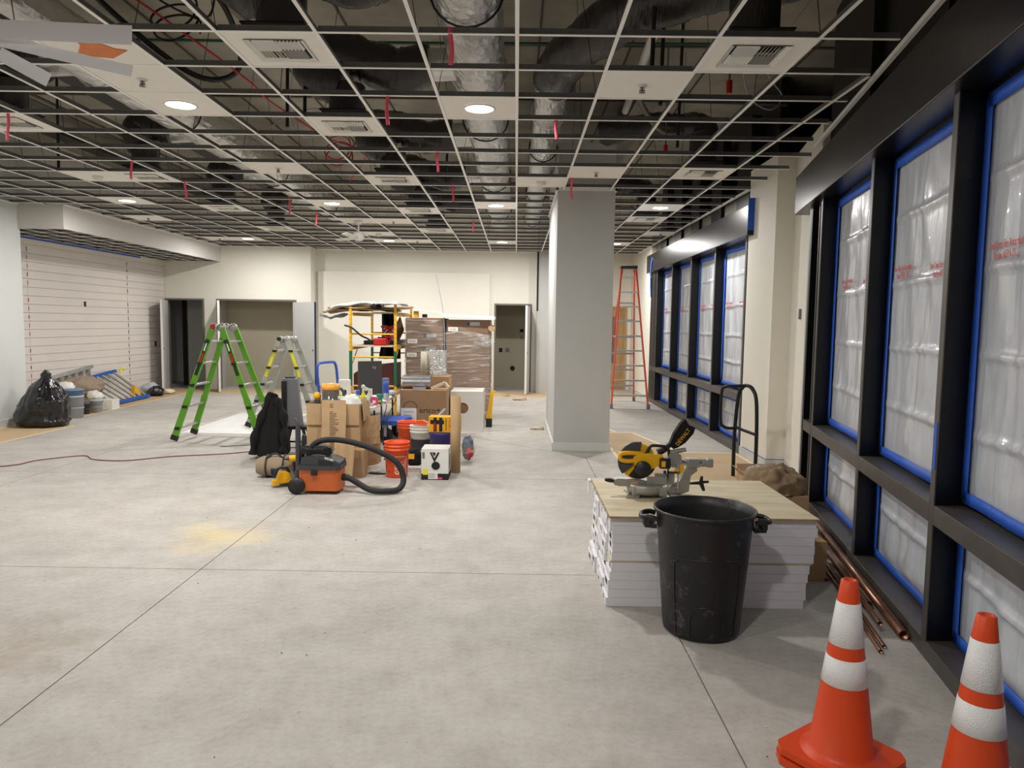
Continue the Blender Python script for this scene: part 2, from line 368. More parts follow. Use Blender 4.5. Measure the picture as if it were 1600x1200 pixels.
for (y, z, hh, mm) in ((14.25, 1.95, .1, m_dark), (14.17, 1.95, .1, m_white), (17.0, 1.1, .12, m_dark), (17.05, .42, .11, m_white)):
    B().box(XL-.001, XL+.006, y-.035, y+.035, z-hh/2, z+hh/2).build('outlet_box', mm, wl)
struct('wall_left_near', B().box(-8.6, -7.8, -3.3, 11.5, 0, 4.7).box(-7.8, -7.785, -3.3, 11.5, 0, .1), mat('pale_primed_wall', (206, 209, 206), .75, var=.06, scale=1.3))
struct('baseboard_left', B().box(-7.8, -7.78, -3.3, 11.5, 0, .115), m_base, bevel=.003)
# bulkhead above the shiplap wall, open grid in its underside
bh = struct('trim_1', B().box(-7.1, -7.08, 11.45, 17.5, 3.06, 4.3).box(XL, -7.1, 11.45, 11.47, 3.06, 4.3), mat('bulkhead_paint', (208, 203, 198), .7))
for k in range(5): B().box(XL+.02+k*.33, XL+.045+k*.33, 11.5, 17.5, 3.062, 3.066).box(XL+.03+k*.33, XL+.034+k*.33, 11.5, 17.5, 3.066, 3.1, 1).build('main_tee', [m_tee, m_web], bh)
for k in range(11): B().box(XL, -7.1, 11.9+k*.55, 11.92+k*.55, 3.063, 3.067).box(XL, -7.1, 11.908+k*.55, 11.912+k*.55, 3.067, 3.1, 1).build('cross_tee', [m_tee, m_web], bh)
B().box(XL+.004, XL+.012, 11.5, 16.4, 3.03, 3.06).build('masking_tape_line', m_tape, bh)
# back wall, left part with two openings
YB = 17.5
struct('wall_back_left', B().box(XL-.3, XL, YB, YB+.14, 0, 4.7).box(XL, -7.5, YB, YB+.14, 2.16, 4.7).box(-7.5, -7.2, YB, YB+.14, 0, 4.7).box(-7.2, -5.28, YB, YB+.14, 2.16, 4.7).box(-5.28, -4.93, YB, YB+.5, 0, 4.7)
       .box(-7.18, -7.08, YB-.012, YB, 3.26, 3.33), m_wall)
B().box(-7.16, -7.1, YB-.016, YB-.008, 3.25, 3.34).build('exit_box_hole', m_dark, bpy.data.objects['wall_back_left'])
wb = struct('wall_back', B().box(-4.93, -.53, 17.95, 18.1, 0, 4.7).box(-.53, .38, 17.95, 18.1, 2.15, 4.7).box(.38, .52, 17.95, 18.1, 0, 4.7), m_wall)
B().box(-4.86, -.66, 17.88, 17.95, .1, 2.9).build('backing_panel', m_wall, wb, bevel=.004)
struct('baseboard_back', B().box(-4.93, -.6, 17.86, 17.88, 0, .1), m_base, bevel=.003)
struct('wall_back_right', B().box(.52, 1.6, 17.75, 17.95, 0, 4.7).box(.5, .52, 17.74, 17.95, 0, 4.7), m_prime)
B().box(.49, .53, 17.73, 17.76, 2.0, 3.42).build('dark_edge_bead', m_dark, bpy.data.objects['wall_back_right'])
struct('wall_back_far', B().box(1.6, 2.3, 19, 19.15, 0, 4.7).box(2.3, 2.85, 19, 19.15, 2.15, 4.7).box(2.85, 3.3, 19, 19.15, 0, 4.7).box(1.55, 1.6, 17.9, 19.1, 0, 4.7), m_wall)
struct('wall_right_far', B().box(2.98, 3.2, 16.25, 19.1, 0, 4.7).box(2.965, 2.98, 16.25, 18.98, 0, .1, 1), [m_wall, m_base])
struct('wall_front', B().box(-10.5, 4, -3.4, -3.25, 0, 4.7), m_wall)
struct('wall_right_outer', B().box(4.2, 4.35, -3.4, 22, 0, 4.7), m_dark)
struct('wall_back_outer', B().box(-10.5, 4.35, 21.5, 21.65, 0, 4.7), m_dark)
struct('wall_left_outer', B().box(-10.6, -10.45, -3.4, 21.6, 0, 4.7), m_dark)
# closets behind the openings
struct('wall_closet_left', B().box(-9.4, -7.42, 19.5, 19.6, 0, 3).box(-9.4, -9.3, 17.64, 19.5, 0, 3).box(-9.4, -7.42, 17.64, 19.6, 2.9, 3).box(-7.42, -7.34, 17.64, 19.6, 0, 3), m_prime)
struct('wall_closet_middle', B().box(-7.34, -5.2, 18.4, 18.5, 0, 3).box(-7.34, -5.2, 17.64, 18.5, 2.6, 2.7).box(-5.2, -5.1, 18.0, 18.5, 0, 3).box(-7.34, -5.2, 18.385, 18.4, 0, .1), m_closet)
cr = struct('wall_closet_right', B().box(-.8, .7, 19.3, 19.4, 0, 3).box(-.8, .7, 18.1, 19.4, 2.75, 2.85).box(-.8, -.7, 18.1, 19.4, 0, 3).box(.6, .7, 18.1, 19.4, 0, 3), m_closet)
for (x, z, ww, hh, mm) in ((-.4, .98, .09, .11, m_dark), (-.22, .98, .1, .11, m_grey), (.15, 1.5, .1, .08, m_dark), (.15, 1.33, .05, .09, m_grey)):
    B().box(x-ww/2, x+ww/2, 19.29, 19.3, z-hh/2, z+hh/2).build('outlet_box', mm, cr)
B().cyl((-.08, 19.285, .5), (-.08, 19.3, .5), .065, n=20).build('drain_hole', m_dark, cr)
for (x, ww) in ((-8.45, .07), (-7.72, .08)):
    B().box(x, x+ww, 18.4, 18.5, 0, 2.85).build('dark_stud', m_dark, bpy.data.objects['wall_closet_left'])
B().box(-8.38, -7.8, 18.55, 18.6, 0, 2.3).build('panel', m_prime, bpy.data.objects['wall_closet_left'])
B().box(-7.86, -7.78, 18.3, 18.38, .9, 2.1).build('panel_box', m_black, bpy.data.objects['wall_closet_left'])
# doors: frame, leaf and handle
def door(name, x0, x1, yw, top, mframe, leaves, wide=True):
    d = struct(name)
    B().box(x0-.04, x0, yw-.02, yw+.16, 0, top+.04).box(x1, x1+.04, yw-.02, yw+.16, 0, top+.04).box(x0, x1, yw-.02, yw+.16, top, top+.04).build('door_frame', mframe, d)
    for (hx, hy, ex, ey, edge) in leaves:
        a = Vector((hx, hy, 0)); e = Vector((ex, ey, 0)); dr = (e-a).normalized(); nn = Vector((dr.y, -dr.x, 0))*.022
        P = [a-nn, a+nn, e+nn, e-nn]; P = [(p.x, p.y, .012) for p in P]+[(p.x, p.y, top-.02) for p in P]
        lf = B().hexa(P).build('door_leaf', m_prime, d)
        c = e - dr*.004
        B().obox((e.x, e.y, top/2), (.012, .046, top-.04), (0, 0, math.atan2(dr.y, dr.x))).build('door_edge', edge, lf)
        kp = e - dr*.07
        B().cyl((kp.x-nn.x*1.6, kp.y-nn.y*1.6, 1.0), (kp.x+nn.x*1.6, kp.y+nn.y*1.6, 1.0), .022, n=12).build('latch_bore', m_grey, lf)
    return d
door('door_1', -8.4, -7.54, YB, 2.14, m_gry, [(-8.38, YB-.03, -8.12, YB-.86, m_white)])
door('door_2', -7.16, -5.32, YB, 2.14, m_gry, [(-7.14, YB-.03, -6.82, YB-.84, m_white), (-5.34, YB-.03, -4.66, YB-.62, m_navy)])
door('door_3', -.5, .34, 17.95, 2.13, m_gry, [(.33, 17.92, .24, 17.1, m_white)])
d4 = struct('door_4'); B().box(2.3, 2.85, 19.0, 19.04, 0, 2.12).build('door_leaf', m_wood, d4)
B().box(2.26, 2.33, 18.97, 19.05, 0, 2.16, 0).box(2.82, 2.89, 18.97, 19.05, 0, 2.16).box(2.33, 2.82, 18.97, 19.05, 2.1, 2.16).build('door_casing', m_kraft2, d4)
B().box(2.45, 2.6, 18.99, 19.0, .7, 1.9).build('door_lite', m_gry, d4)
# column
cl = struct('wall_column', B().box(.52, 1.268, 9.62, 12.0, 0, HC+.6), m_prime)
B().box(.5, 1.288, 9.6, 12.02, 0, .1).box(.508, 1.28, 9.608, 12.01, .1, .112).build('baseboard', m_base, cl)
B().box(.5, 1.29, 9.6, 9.625, HC-.004, HC+.03).box(.5, .525, 9.6, 12.02, HC-.004, HC+.03).box(1.263, 1.29, 9.6, 12.02, HC-.004, HC+.03).build('wall_angle', m_tee, cl)
# white wall piece between the two window walls
wp = struct('wall_right_pier', B().prism([(2.98, 9.5), (2.98, 8.52), (3.2, 8.52), (2.94, 7.2), (3.3, 7.15), (3.6, 9.5)], 0, 3.67), m_wall)
B().prism([(2.966, 9.5), (2.966, 8.506), (3.196, 8.506), (2.99, 7.45), (3.05, 7.45), (3.3, 8.6), (3.0, 9.5)], 0, .12).build('baseboard', m_base, wp)
B().prism([(2.972, 9.4), (2.972, 8.514), (3.197, 8.514), (3.3, 8.6), (3.0, 9.4)], .12, .127).build('masking_tape_line', m_tape, wp)
B().obox((3.07, 7.9, 1.83), (.03, .05, .11), (0, 0, -.2)).obox((3.06, 7.72, 1.84), (.02, .03, .18), (0, 0, -.2)).obox((3.05, 7.66, 1.84), (.02, .015, .18), (0, 0, -.2)).build('junction_box', m_grey, wp)
# ================================================================== WINDOWS
def frame_wall(name, P0, D, posts, ends, W=.17):
    """steel window wall: P0 + D*y is the front line (x as function of y), W depth"""
    win = struct(name); ang = math.atan2(D, 1)
    T = Matrix.Translation((P0, 0, 0)) @ Matrix(((1, D, 0, 0), (0, 1, 0, 0), (0, 0, 1, 0), (0, 0, 0, 1)))
    y0, y1 = ends
    B(T).box(0, W+.05, y0, y1, 0, .09).build('sill', m_steelgr, win, bevel=.003)
    for k in range(len(posts)-1):
        a, b = posts[k]+.03, posts[k+1]-.03
        B(T).box(0, W, a, b, .70, .80).build('transom', m_steelgr, win, bevel=.003)
        B(T).box(W+.02, W+.04, a, b, .09, 2.86).build('pane', m_glass, win)
        B(T).box(W-.03, W+.02, a, b, 2.8, 2.95).build('head_rail', m_steelblk, win)
    for y in posts:
        B(T).box(0, .008, y-.03, y+.03, .09, 2.86, 1).box(.008, W+.02, y-.03, y+.03, .09, 2.86, 0).build('mullion', [m_steelblk, m_steelgr], win, bevel=.002)
    return win, T
NP = [.85, 2.25, 3.65, 5.05, 6.62]
win1, T1 = frame_wall('window_1', 1.40, .2, NP, (-3.2, 7.15))
B(T1).box(0, .2, 7.02, 7.1, .09, 2.86).box(.07, .2, 6.72, 7.0, .09, 2.86).box(.03, .07, 6.84, 6.87, .09, 2.86, 1).build('end_post', [m_steelblk, m_steelgr], win1)
B(T1).box(0, .1, 7.1, 7.16, 0, 2.86).build('corner_bead', m_lgrey, win1)
B(T1).box(0, .17, 6.66, 7.1, .70, .80).build('transom', m_steelgr, win1)
B(T1).box(-.07, .16, -3.2, 7.62, 2.84, 3.22).build('header', m_header, win1, bevel=.006)
B(T1).box(.17, .3, -3.2, 7.2, 2.86, 4.7).build('upper_wall', m_steelblk, win1)
B(T1).box(0, .25, -3.2, .8, .09, 2.9).build('blank_panel', m_wall, win1)
for y in (2.6, 4.1, 5.6): B(T1).box(.1, .17, y, y+.1, 3.22, 4.6).build('stud', m_pipeblk, win1)
FP = [9.58, 11.06, 12.56, 14.06, 15.56]
win2, T2 = frame_wall('window_2', 2.98, 0., FP, (9.5, 16.25))
B(T2).box(0, .19, 15.62, 16.2, .09, 2.86, 0).box(-.004, 0, 15.85, 15.9, .09, 2.86, 1).build('end_post', [m_steelblk, m_steelgr], win2)
B(T2).box(-.001, .17, 15.6, 16.2, .70, .80).build('transom', m_steelgr, win2)
B(T2).box(-.08, .16, 9.3, 16.4, 2.84, 3.22).build('header', m_header, win2, bevel=.006)
B(T2).box(.2, .3, 9.1, 16.3, 2.86, 4.7).build('upper_wall', m_steelblk, win2)
for y in (9.6, 10.9, 12.2, 13.5, 14.8): B(T2).box(.02, .14, y, y+.55, 3.22, 4.4).build('upper_panel', m_grey if 0 else m_steelblk, win2)
for y in (10.2, 11.5, 12.8, 14.1, 15.4): B(T2).box(.06, .14, y, y+.65, 3.24, 3.44).build('louvre', m_conduit, win2)
B(T2).box(-.08, 0, 9.294, 9.3, 2.9, 3.3).build('masking_tape_line', m_tape, win2)
o = B().tube(spline([(2.93, 15.75, 3.2), (2.88, 15.72, 3.0), (2.87, 15.7, 2.6), (2.88, 15.68, 2.35), (2.9, 15.76, 2.33), (2.89, 15.78, 2.7)], 6), .014, 6).build('tape_loop', m_tape); tag(o, 'blue tape loop dangling at the far end of the far header', 'tape')
# plastic sheeting taped over each light
def sheet(T, y0, y1, z0, z1, x, label, seed, lines):
    t = thing('plastic_sheet', label, 'plastic sheet')
    t.location = (T @ Vector((x, (y0+y1)/2, z0)))
    TT = Matrix.Translation(-Vector(t.location)) @ T
    Wd = y1-y0; H = z1-z0
    def fn(u, v):
        y = y0+u*Wd; z = z0+v*H
        d = .016*nz(u*Wd*5+seed, z*1.6, seed) + .007*nz(u*Wd*17+seed, z*4, 3)
        cr = 0
        for zc in (z0+.33, z0+.72, z0+1.14, z0+1.58, z0+1.98, z0+2.4):
            zz = zc+.02*nz(u*3, zc*4, seed); e = abs(z-zz)
            if e < .035: cr -= .02*(1-e/.035)
        e = min(u, 1-u, v, 1-v)*8; k = min(1, e)
        belly = -.02*math.exp(-((v*H-.1)/.09)**2)*max(0, math.sin(PI*u))
        return (x-.006+(d+cr+belly)*k, y, z)
    B(TT).grid(fn, max(10, int(Wd*30)), int(H*60)).build('sheeting', m_plastic, t)
    tw = .05
    def strip(nm, a0, a1, b0, b1, vert):
        def f(u, v):
            if vert: yy = a0+(a1-a0)*u; zz = b0+(b1-b0)*v; yy += .012*nz(zz*2.2, seed+a0*5)
            else: yy = a0+(a1-a0)*v; zz = b0+(b1-b0)*u; zz += .008*nz(yy*2.5, seed+b0*5)
            return (x-.024, yy, zz)
        B(TT).grid(f, 1, 14).build(nm, m_tape, t, solid=.003)
    strip('tape_strip', y0-.025, y0+tw, z0, z1, True); strip('tape_strip', y1-tw, y1+.025, z0, z1, True)
    strip('tape_strip', y0, y1, z0-.02, z0+tw*.8, False); strip('tape_strip', y0, y1, z1-tw, z1+.02, False)
    for (yc, zc, sz) in lines:
        TXT = TT @ TF((x-.034, yc, zc), (0, -1, .0), (0, 0, 1))
        text('Anti-Dust Fire Retardant\nPasses NFPA 701', sz, m_redink, t, TXT, squeeze=.62)
    return t
nb = ['farthest near bay', 'second near bay from the pier', 'third near bay, cut by photo edge', 'nearest bay beyond photo edge']
order = [3, 2, 1, 0]
for q, k in enumerate(order):
    a, b = NP[k]+.05, NP[k+1]-.05
    sheet(T1, a, b, .84, 2.8, .16, 'tall white plastic sheet taped over upper light, %s' % nb[q], k*3.1+1, [(a+.35, 2.02, .052), (a+1.0, 2.05, .052)])
    sheet(T1, a, b, .12, .68, .16, 'short white plastic sheet taped over low light, %s' % nb[q], k*3.1+2, [])
nf = ['next to white pier', 'second from white pier', 'third from white pier', 'nearest the orange ladder']
for k in range(4):
    a, b = FP[k]+.05, FP[k+1]-.05
    sheet(T2, a, b, .84, 2.8, .16, 'tall white plastic sheet on far window wall, %s' % nf[k], k*2.3+20, [(a+.4, 2.0, .052), (a+1.05, 2.0, .052)])
    sheet(T2, a, b, .12, .68, .16, 'short low white plastic sheet on far window wall, %s' % nf[k], k*2.3+30, [])
B(T1).box(-.003, 0, 3.63, 3.66, .98, 1.22).build('tape_tab', m_tape, win1)
# ================================================================== CEILING
ce = struct('ceiling', B().box(-10.6, 4.4, -3.4, 21.6, 4.72, 4.9), m_deck)
for k in range(12): B().box(-10.4, 4.2, -1.6+k*1.95, -1.56+k*1.95, 4.70, 4.72).build('formwork_seam', m_joint, ce)
for k in range(14): B().box(-9.8+k, -9.78+k, -3.3, 21.4, 4.705, 4.72).build('formwork_seam', m_joint, ce)
def xr(y):      # right limit of the grid
    return min(1.42+.193*y, 9) if y < 7.3 else (2.97 if y > 8.5 else 3.0)
def xl(y): return -7.8 if y < 11.45 else -7.08
def tee(a, b, nm, yaxis):
    bb = B()
    if yaxis: bb.box(-.012, .012, a, b, 0, .004, 0).box(-.0015, .0015, a, b, .004, .042, 1)
    else: bb.box(a, b, -.012, .012, 0, .004, 0).box(a, b, -.0015, .0015, .004, .042, 1)
    return bb
for i in range(-12, 5):
    x = GX0+i*S; y0 = -3.2 if i <= 1 else (x-1.42)/.193+.02
    y1 = 17.45 if x < -4.95 else 17.93
    if x < -7.08: y1 = 11.44
    segs = [(y0, 9.6), (12.02, y1)] if .52 < x < 1.27 else [(y0, y1)]
    for a, b in segs:
        o = tee(a, b, 'main_tee', True).build('main_tee', [m_tee, m_web], ce); o.location = (x, 0, HC)
ct = tee(.013-S/2, S/2-.013, 'cross_tee', False).build('cross_tee', [m_tee, m_web], ce)
cts = []; stuff = []
for j in range(-11, 23):
    if j == -1: continue
    y = GY0+j*S
    for i in range(-13, 5):
        xa, xb = GX0+i*S, GX0+(i+1)*S
        if y > 17.45 and xb < -4.9: continue
        L, R = max(xa, xl(y)), min(xb, xr(y))
        if R-L < .08: continue
        if 9.6 < y < 12.02 and L > .45 and R < 1.3: continue
        if 9.6 < y < 12.02 and L < .52 < R: R = .52
        if 9.6 < y < 12.02 and L < 1.268 < R: L = 1.268
        full = abs(R-L-S) < .01
        if y < 4 or (y > 15.2): stuff.append((L, R, y))
        elif full: cts.append(((xa+xb)/2, y))
        else:
            o = tee(L+.005-(L+R)/2, (R-L)/2-.005, 'cross_tee', False).build('cross_tee', [m_tee, m_web], ce); o.location = ((L+R)/2, y, HC+.001)
ct.location = (*cts[0], HC+.001)
for p in cts[1:]:
    o = ct.copy(); COL.objects.link(o); o.location = (*p, HC+.001)
bb = B()
for L, R, y in stuff: bb.box(L+.01, R-.01, y-.012, y+.012, HC+.001, HC+.005, 0).box(L+.01, R-.01, y-.0015, y+.0015, HC+.005, HC+.042, 1)
bb.build('cross_tees', [m_tee, m_web], ce, kind='stuff')
# perimeter angles
bb = B(T1).box(.02, .05, -3.2, 7.25, HC-.002, HC+.03)
bb.build('wall_angle', m_tee, ce)
B().box(2.945, 2.98, 9.5, 17.9, HC-.002, HC+.02).box(-4.95, .5, 17.92, 17.95, HC-.002, HC+.02).box(-7.08, -4.95, 17.47, 17.5, HC-.002, HC+.02).box(-7.08, -7.05, 11.45, 17.5, HC-.002, HC+.02).box(-7.8, -7.77, -3, 11.45, HC-.002, HC+.02).build('wall_angle', m_tee, ce)
# hanger wires and conduit in the plenum
bb = B()
for i in range(-11, 5, 2):
    for j in range(-2, 22, 2):
        x, y = GX0+i*S, GY0+j*S
        if x < xr(y)-.05 and not (.4 < x < 1.4 and 9.4 < y < 12.1) and y < 17.4 and x > xl(y)+.05:
            bb.tube([(x, y, HC+.04), (x+random.uniform(-.25, .25), y+random.uniform(-.2, .2), 4.71)], .003, 4)
bb.build('hanger_wires', m_wire, ce, kind='stuff')
# ---- tiles in the grid
def tile_panel(nm, t, hole=None):
    h = S/2-.008
    if hole == 'sq':
        s = .185; b = B()
        b.box(-h, h, -h, -s, .005, .02).box(-h, h, s, h, .005, .02).box(-h, -s, -s, s, .005, .02).box(s, h, -s, s, .005, .02)
    else: b = B().box(-h, h, -h, h, .005, .02)
    return b.build('tile', m_tile, t)
def make_light():
    t = thing('ceiling_light', '', 'ceiling light', group='round downlights in the open ceiling grid'); tile_panel('', t)
    B().lathe([(.132, .004), (.132, -.004), (.118, -.006), (.113, .003)], n=32).build('trim_ring', m_white, t)
    B().lathe([(.115, .0), (.08, -.003), (.0001, -.004)], n=32).build('lens', m_lens, t)
    return t
def make_diff():
    t = thing('air_diffuser', '', 'air vent', group='square louvred air diffusers in the ceiling grid'); tile_panel('', t, 'sq')
    fr = B(); s0, s1 = .19, .16
    for a in range(4):
        c, sn = math.cos(a*PI/2), math.sin(a*PI/2)
        P = [(-s0, -s0, .004), (s0, -s0, .004), (s1, -s1, .02), (-s1, -s1, .02)]
        fr.add([(x*c-y*sn, x*sn+y*c, z-.008) for x, y, z in P], [(3, 2, 1, 0)])
        fr.add([(x*c-y*sn, x*sn+y*c, z-.006) for x, y, z in P], [(0, 1, 2, 3)])
    fr.build('frame', m_white, t)
    B().box(-.2, .2, -.2, .2, .1, .11).build('plenum_back', m_dark, t)
    for k in range(7):      # half the louvres run one way, half the other
        x = -.145+k*.0235
        B().obox((x, .075, .006), (.02, .145, .002), (0, .75, 0)).build('louvre', m_white, t)
        B().obox((.145-k*.0235, -.075, .006), (.02, .145, .002), (0, -.75, 0)).build('louvre', m_white, t)
        y = .145-k*.0235
        B().obox((.075, y, .006), (.145, .02, .002), (.75, 0, 0)).build('louvre', m_white, t)
        B().obox((-.075, -y, .006), (.145, .02, .002), (-.75, 0, 0)).build('louvre', m_white, t)
    B().cyl((0, 0, .11), (0, 0, .36), .16, n=20).build('plenum_neck', m_flex, t)
    return t
def make_sprk():
    t = thing('sprinkler_tile', '', 'ceiling tile', group='white ceiling tiles with a sprinkler head'); tile_panel('', t)
    B().lathe([(.036, .004), (.036, -.002), (.012, -.006)], n=16).build('escutcheon', m_white, t)
    B().cyl((0, 0, .0), (0, 0, -.03), .008, n=8).box(-.022, .022, -.004, .004, -.034, -.028).box(-.016, -.012, -.003, .003, -.03, 0).box(.012, .016, -.003, .003, -.03, 0).lathe([(.024, -.044), (.024, -.046), (.001, -.046)], n=12).cyl((0,0,-.03),(0,0,-.046),.005,n=6).build('sprinkler_head', m_gry, t)
    return t
def make_det():
    t = thing('detector_tile', '', 'ceiling tile', group='white ceiling tiles with a round detector'); tile_panel('', t)
    B().lathe([(.06, .004), (.06, -.018), (.048, -.04), (.02, -.048), (.001, -.048)], n=20).build('detector', m_white, t)
    return t
def blank():
    t = thing('ceiling_tile', '', 'ceiling tile'); tile_panel('', t); return t
rowname = {-6: 'behind the viewer', 2: 'nearest row', 10: 'middle row', 18: 'farthest row'}
proto = {}
def place(kind, mk, c, r, label):
    loc = (GX0+(c+.5)*S, GY0+(r+.5)*S, HC)
    if kind not in proto: t = proto[kind] = mk(); t.location = loc; t['label'] = label
    else: t = dup(proto[kind], loc, None, label)
    return t
cn = {-10: 'leftmost', -5: 'second from left', -1: 'third from left', 3: 'rightmost'}
for r in (2, 10, 18, -6):
    for c in (-10, -5, -1, 3):
        if c == 3 and r in (2, -6): continue
        if r == -6 and c == -10: pass
        place('light', make_light, c, r, 'lit round downlight in a white tile, %s, %s' % (rowname[r], cn[c]))
        ld = bpy.data.lights.new('downlight_glow', 'AREA'); ld.shape = 'DISK'; ld.size = .21; ld.energy = LAMP_W*(.72 if r == -6 else 1); ld.color = LAMP_COL; ld.spread = 3.14
        lo = bpy.data.objects.new('downlight_glow', ld); COL.objects.link(lo); lo.location = (GX0+(c+.5)*S, GY0+(r+.5)*S, HC-.008)
for c, r, s in ((-3, 0, 'largest, left of centre near the top edge'), (2, 0, 'near the window wall, top right'), (-3, 3, 'second back in the centre-left line'), (-8, 3, 'at the left photo edge'),
              (-8, 7, 'left side, next to a detector tile'), (-8, 11, 'left side, third back'), (-8, 15, 'left side, farthest back'), (-3, 7, 'third back in the centre-left line'), (-3, 11, 'fourth back in the centre-left line'),
              (-3, 15, 'farthest back in the centre-left line'), (3, 6, 'right of the column before the windows'), (3, 12, 'right of the column, behind a lit lamp')):
    place('diff', make_diff, c, r, 'square louvred air diffuser tile, '+s)
for c, r, s in ((1, 1, 'right of centre near the top'), (-5, 1, 'between the orange stain tile and the nearest left lamp'), (1, 6, 'above the front of the column'), (-5, 6, 'mid left beside the silver duct'),
              (-11, 13, 'near the left bulkhead'), (-11, 18, 'far left beside the farthest lamp'), (-4, 13, 'beside the ceiling fan'), (-4, 18, 'far back, near the farthest lamps'), (4, 15, 'far back near the windows')):
    place('sprk', make_sprk, c, r, 'white ceiling tile with sprinkler head, '+s)
for c, r, s in ((-9, 7, 'on the left beside a diffuser'), (0, 7, 'just in front of the column'), (-5, 16, 'far back beyond the fan')):
    place('det', make_det, c, r, 'white ceiling tile with round detector, '+s)
t = blank(); t.location = (GX0-4.5*S, GY0+13.5*S, HC); t['label'] = 'plain white ceiling tile carrying the ceiling fan'
t = blank(); t.location = (GX0-4.5*S, GY0+.5*S, HC); t['label'] = 'white ceiling tile with a patch of orange tape, top left'
B().prism([(.03, .17), (.2, .03), (.13, .0), (.06, -.13), (-.04, -.13), (-.06, -.05), (-.18, .12)], -.001, .004).build('orange_patch', mat('orange_tape_patch', (224, 118, 22), .45, var=.2, scale=12), t)
for k, s in enumerate(('left', 'right')):
    pass
# ceiling fan
t = thing('ceiling_fan', 'white three blade ceiling fan hanging far back left of centre', 'fan', (GX0-4.5*S, GY0+13.5*S, HC))
B().lathe([(.07, 0), (.075, -.03), (.05, -.06), (.015, -.065)], n=20).build('canopy', m_fanw, t)
B().cyl((0, 0, -.06), (0, 0, -.2), .014, n=10).build('downrod', m_fanw, t)
B().lathe([(.02, -.2), (.09, -.2), (.1, -.24), (.1, -.3), (.06, -.34), (.001, -.345)], n=24).build('motor', m_fanw, t)
for k in range(3):
    a = .35+k*2*PI/3
    Tb = Matrix.Rotation(a, 4, 'Z') @ Matrix.Rotation(.22, 4, 'X')
    B(Matrix.Rotation(a, 4, 'Z') @ Matrix.Translation((0,0,-.29)) @ Matrix.Rotation(.22, 4, 'X')).prism([(.08, -.03), (.2, -.065), (.62, -.05), (.64, 0), (.62, .06), (.2, .06), (.08, .03)], -.004, .004).build('blade', m_fanw, t)
# loose white grid trims hanging at the top left
for (PP, wd, lb) in ((((-2.07, 4.0, 3.19), (-2.98, 4.0, 3.22), (-3.6, 4.15, 3.37)), .1, 'loose white metal closure strip hanging under the orange patch tile, uppermost'),
                 (((-2.1, 4.05, 3.02), (-2.81, 4.05, 3.17), (-3.6, 4.2, 3.38)), .06, 'loose white metal closure strip hanging at the top left, middle one'),
                 (((-2.6, 4.12, 2.99), (-2.87, 4.12, 3.13), (-3.6, 4.3, 3.39)), .075, 'loose white metal closure strip at the top left corner, lowest')):
    t = B()
    for k_ in (0, 1): t.beam(PP[k_], PP[k_+1], .003, wd)
    tag(t.build('closure_strip', m_strip), lb, 'metal strip')
# ---- ducts
def rnd_duct(name, pts, r, m, label, n=24, amp=.012, fr=7, group=None, cat='duct'):
    P = spline(pts, 16); t = B(); k = len(P)
    b = B(); vs = []; nrm = None
    for i, p in enumerate(P):
        tg = (P[min(i+1, k-1)]-P[max(i-1, 0)]).normalized()
        nrm = Vector((0, 0, 1)) if nrm is None and abs(tg.z) < .9 else (nrm or tg.orthogonal())
        nrm = (nrm - tg*nrm.dot(tg)).normalized(); bn = tg.cross(nrm)
        for j in range(n):
            a = 2*PI*j/n; rr = r*(1+amp/r*nz(p.x*fr*.5+math.cos(a)*1.2, p.y*fr*.5+math.sin(a)*1.2, p.z*fr*.5)) - .035*abs(nz(p.x*fr*2.2, p.y*fr*2.2+a*.4, p.z*fr))
            vs.append(p+(nrm*math.cos(a)+bn*math.sin(a))*rr)
    fs = [(i*n+j, i*n+(j+1) % n, (i+1)*n+(j+1) % n, (i+1)*n+j) for i in range(k-1) for j in range(n)]
    b.add(vs, fs, 0, True); b.add(vs[:n], [tuple(range(n-1, -1, -1))]); b.add(vs[-n:], [tuple(range(n))])
    o = b.build(name, m)
    if label: tag(o, label, cat, group)
    return o
def bands(o, pts, r, step, m, rr=.012):
    for p in pts: pass
def straight(name, x, y0, y1, z, r, label):
    t = thing(name, label, 'duct', (x, y0, z))
    L = y1-y0; nn = int(L*15); b = B(); n = 44; vs = []
    for k in range(nn+1):
        for j in range(n):
            a = 2*PI*j/n; c, q = math.cos(a), math.sin(a); y = L*k/nn
            rr = r*(1+.03*nz(y*.6+x*3, c, q)) - .016*abs(nz(y*6+x, c*3.5, q*3.5)) - .012*abs(nz(y*14, c*8, q*8+x))
            vs.append((rr*c, y+.01*nz(y*9, c*5, q*5), rr*q))
    b.add(vs, [(i*n+j, i*n+(j+1) % n, (i+1)*n+(j+1) % n, (i+1)*n+j) for i in range(nn) for j in range(n)], 0, False)
    b.add(vs[-n:], [tuple(range(n))]); b.build('duct_jacket', m_foil, t)
    k = 0; y = 1.1
    while y < L-.2:
        B().tube([((r+.012)*math.cos(2*PI*j/24), y, (r+.012)*math.sin(2*PI*j/24)) for j in range(24)], .009, 5, closed=True).build('band', m_black if k % 2 else m_foil, t); y += 1.6; k += 1
    return t
straight('foil_duct', -.38, 2.6, 17.6, 4.02, .25, 'long foil wrapped round duct running back above the ceiling grid, centre')
straight('foil_duct', -3.88, 2.6, 17.2, 4.05, .24, 'long foil wrapped round duct running back above the left half of the grid')
straight('foil_duct', .32, 7.0, 17.4, 3.98, .17, 'narrow foil duct above the grid, ending at the black elbow near the column')
rnd_duct('flexible_duct', [(.33, 7.05, 3.98), (.42, 6.5, 4.0), (.8, 5.75, 4.05), (1.15, 5.45, 4.08), (1.6, 5.3, 4.12), (2.0, 5.2, 4.15)], .2, m_flex, 'fat black insulated duct elbow hanging above the grid, right of centre', amp=.03)
k = 0
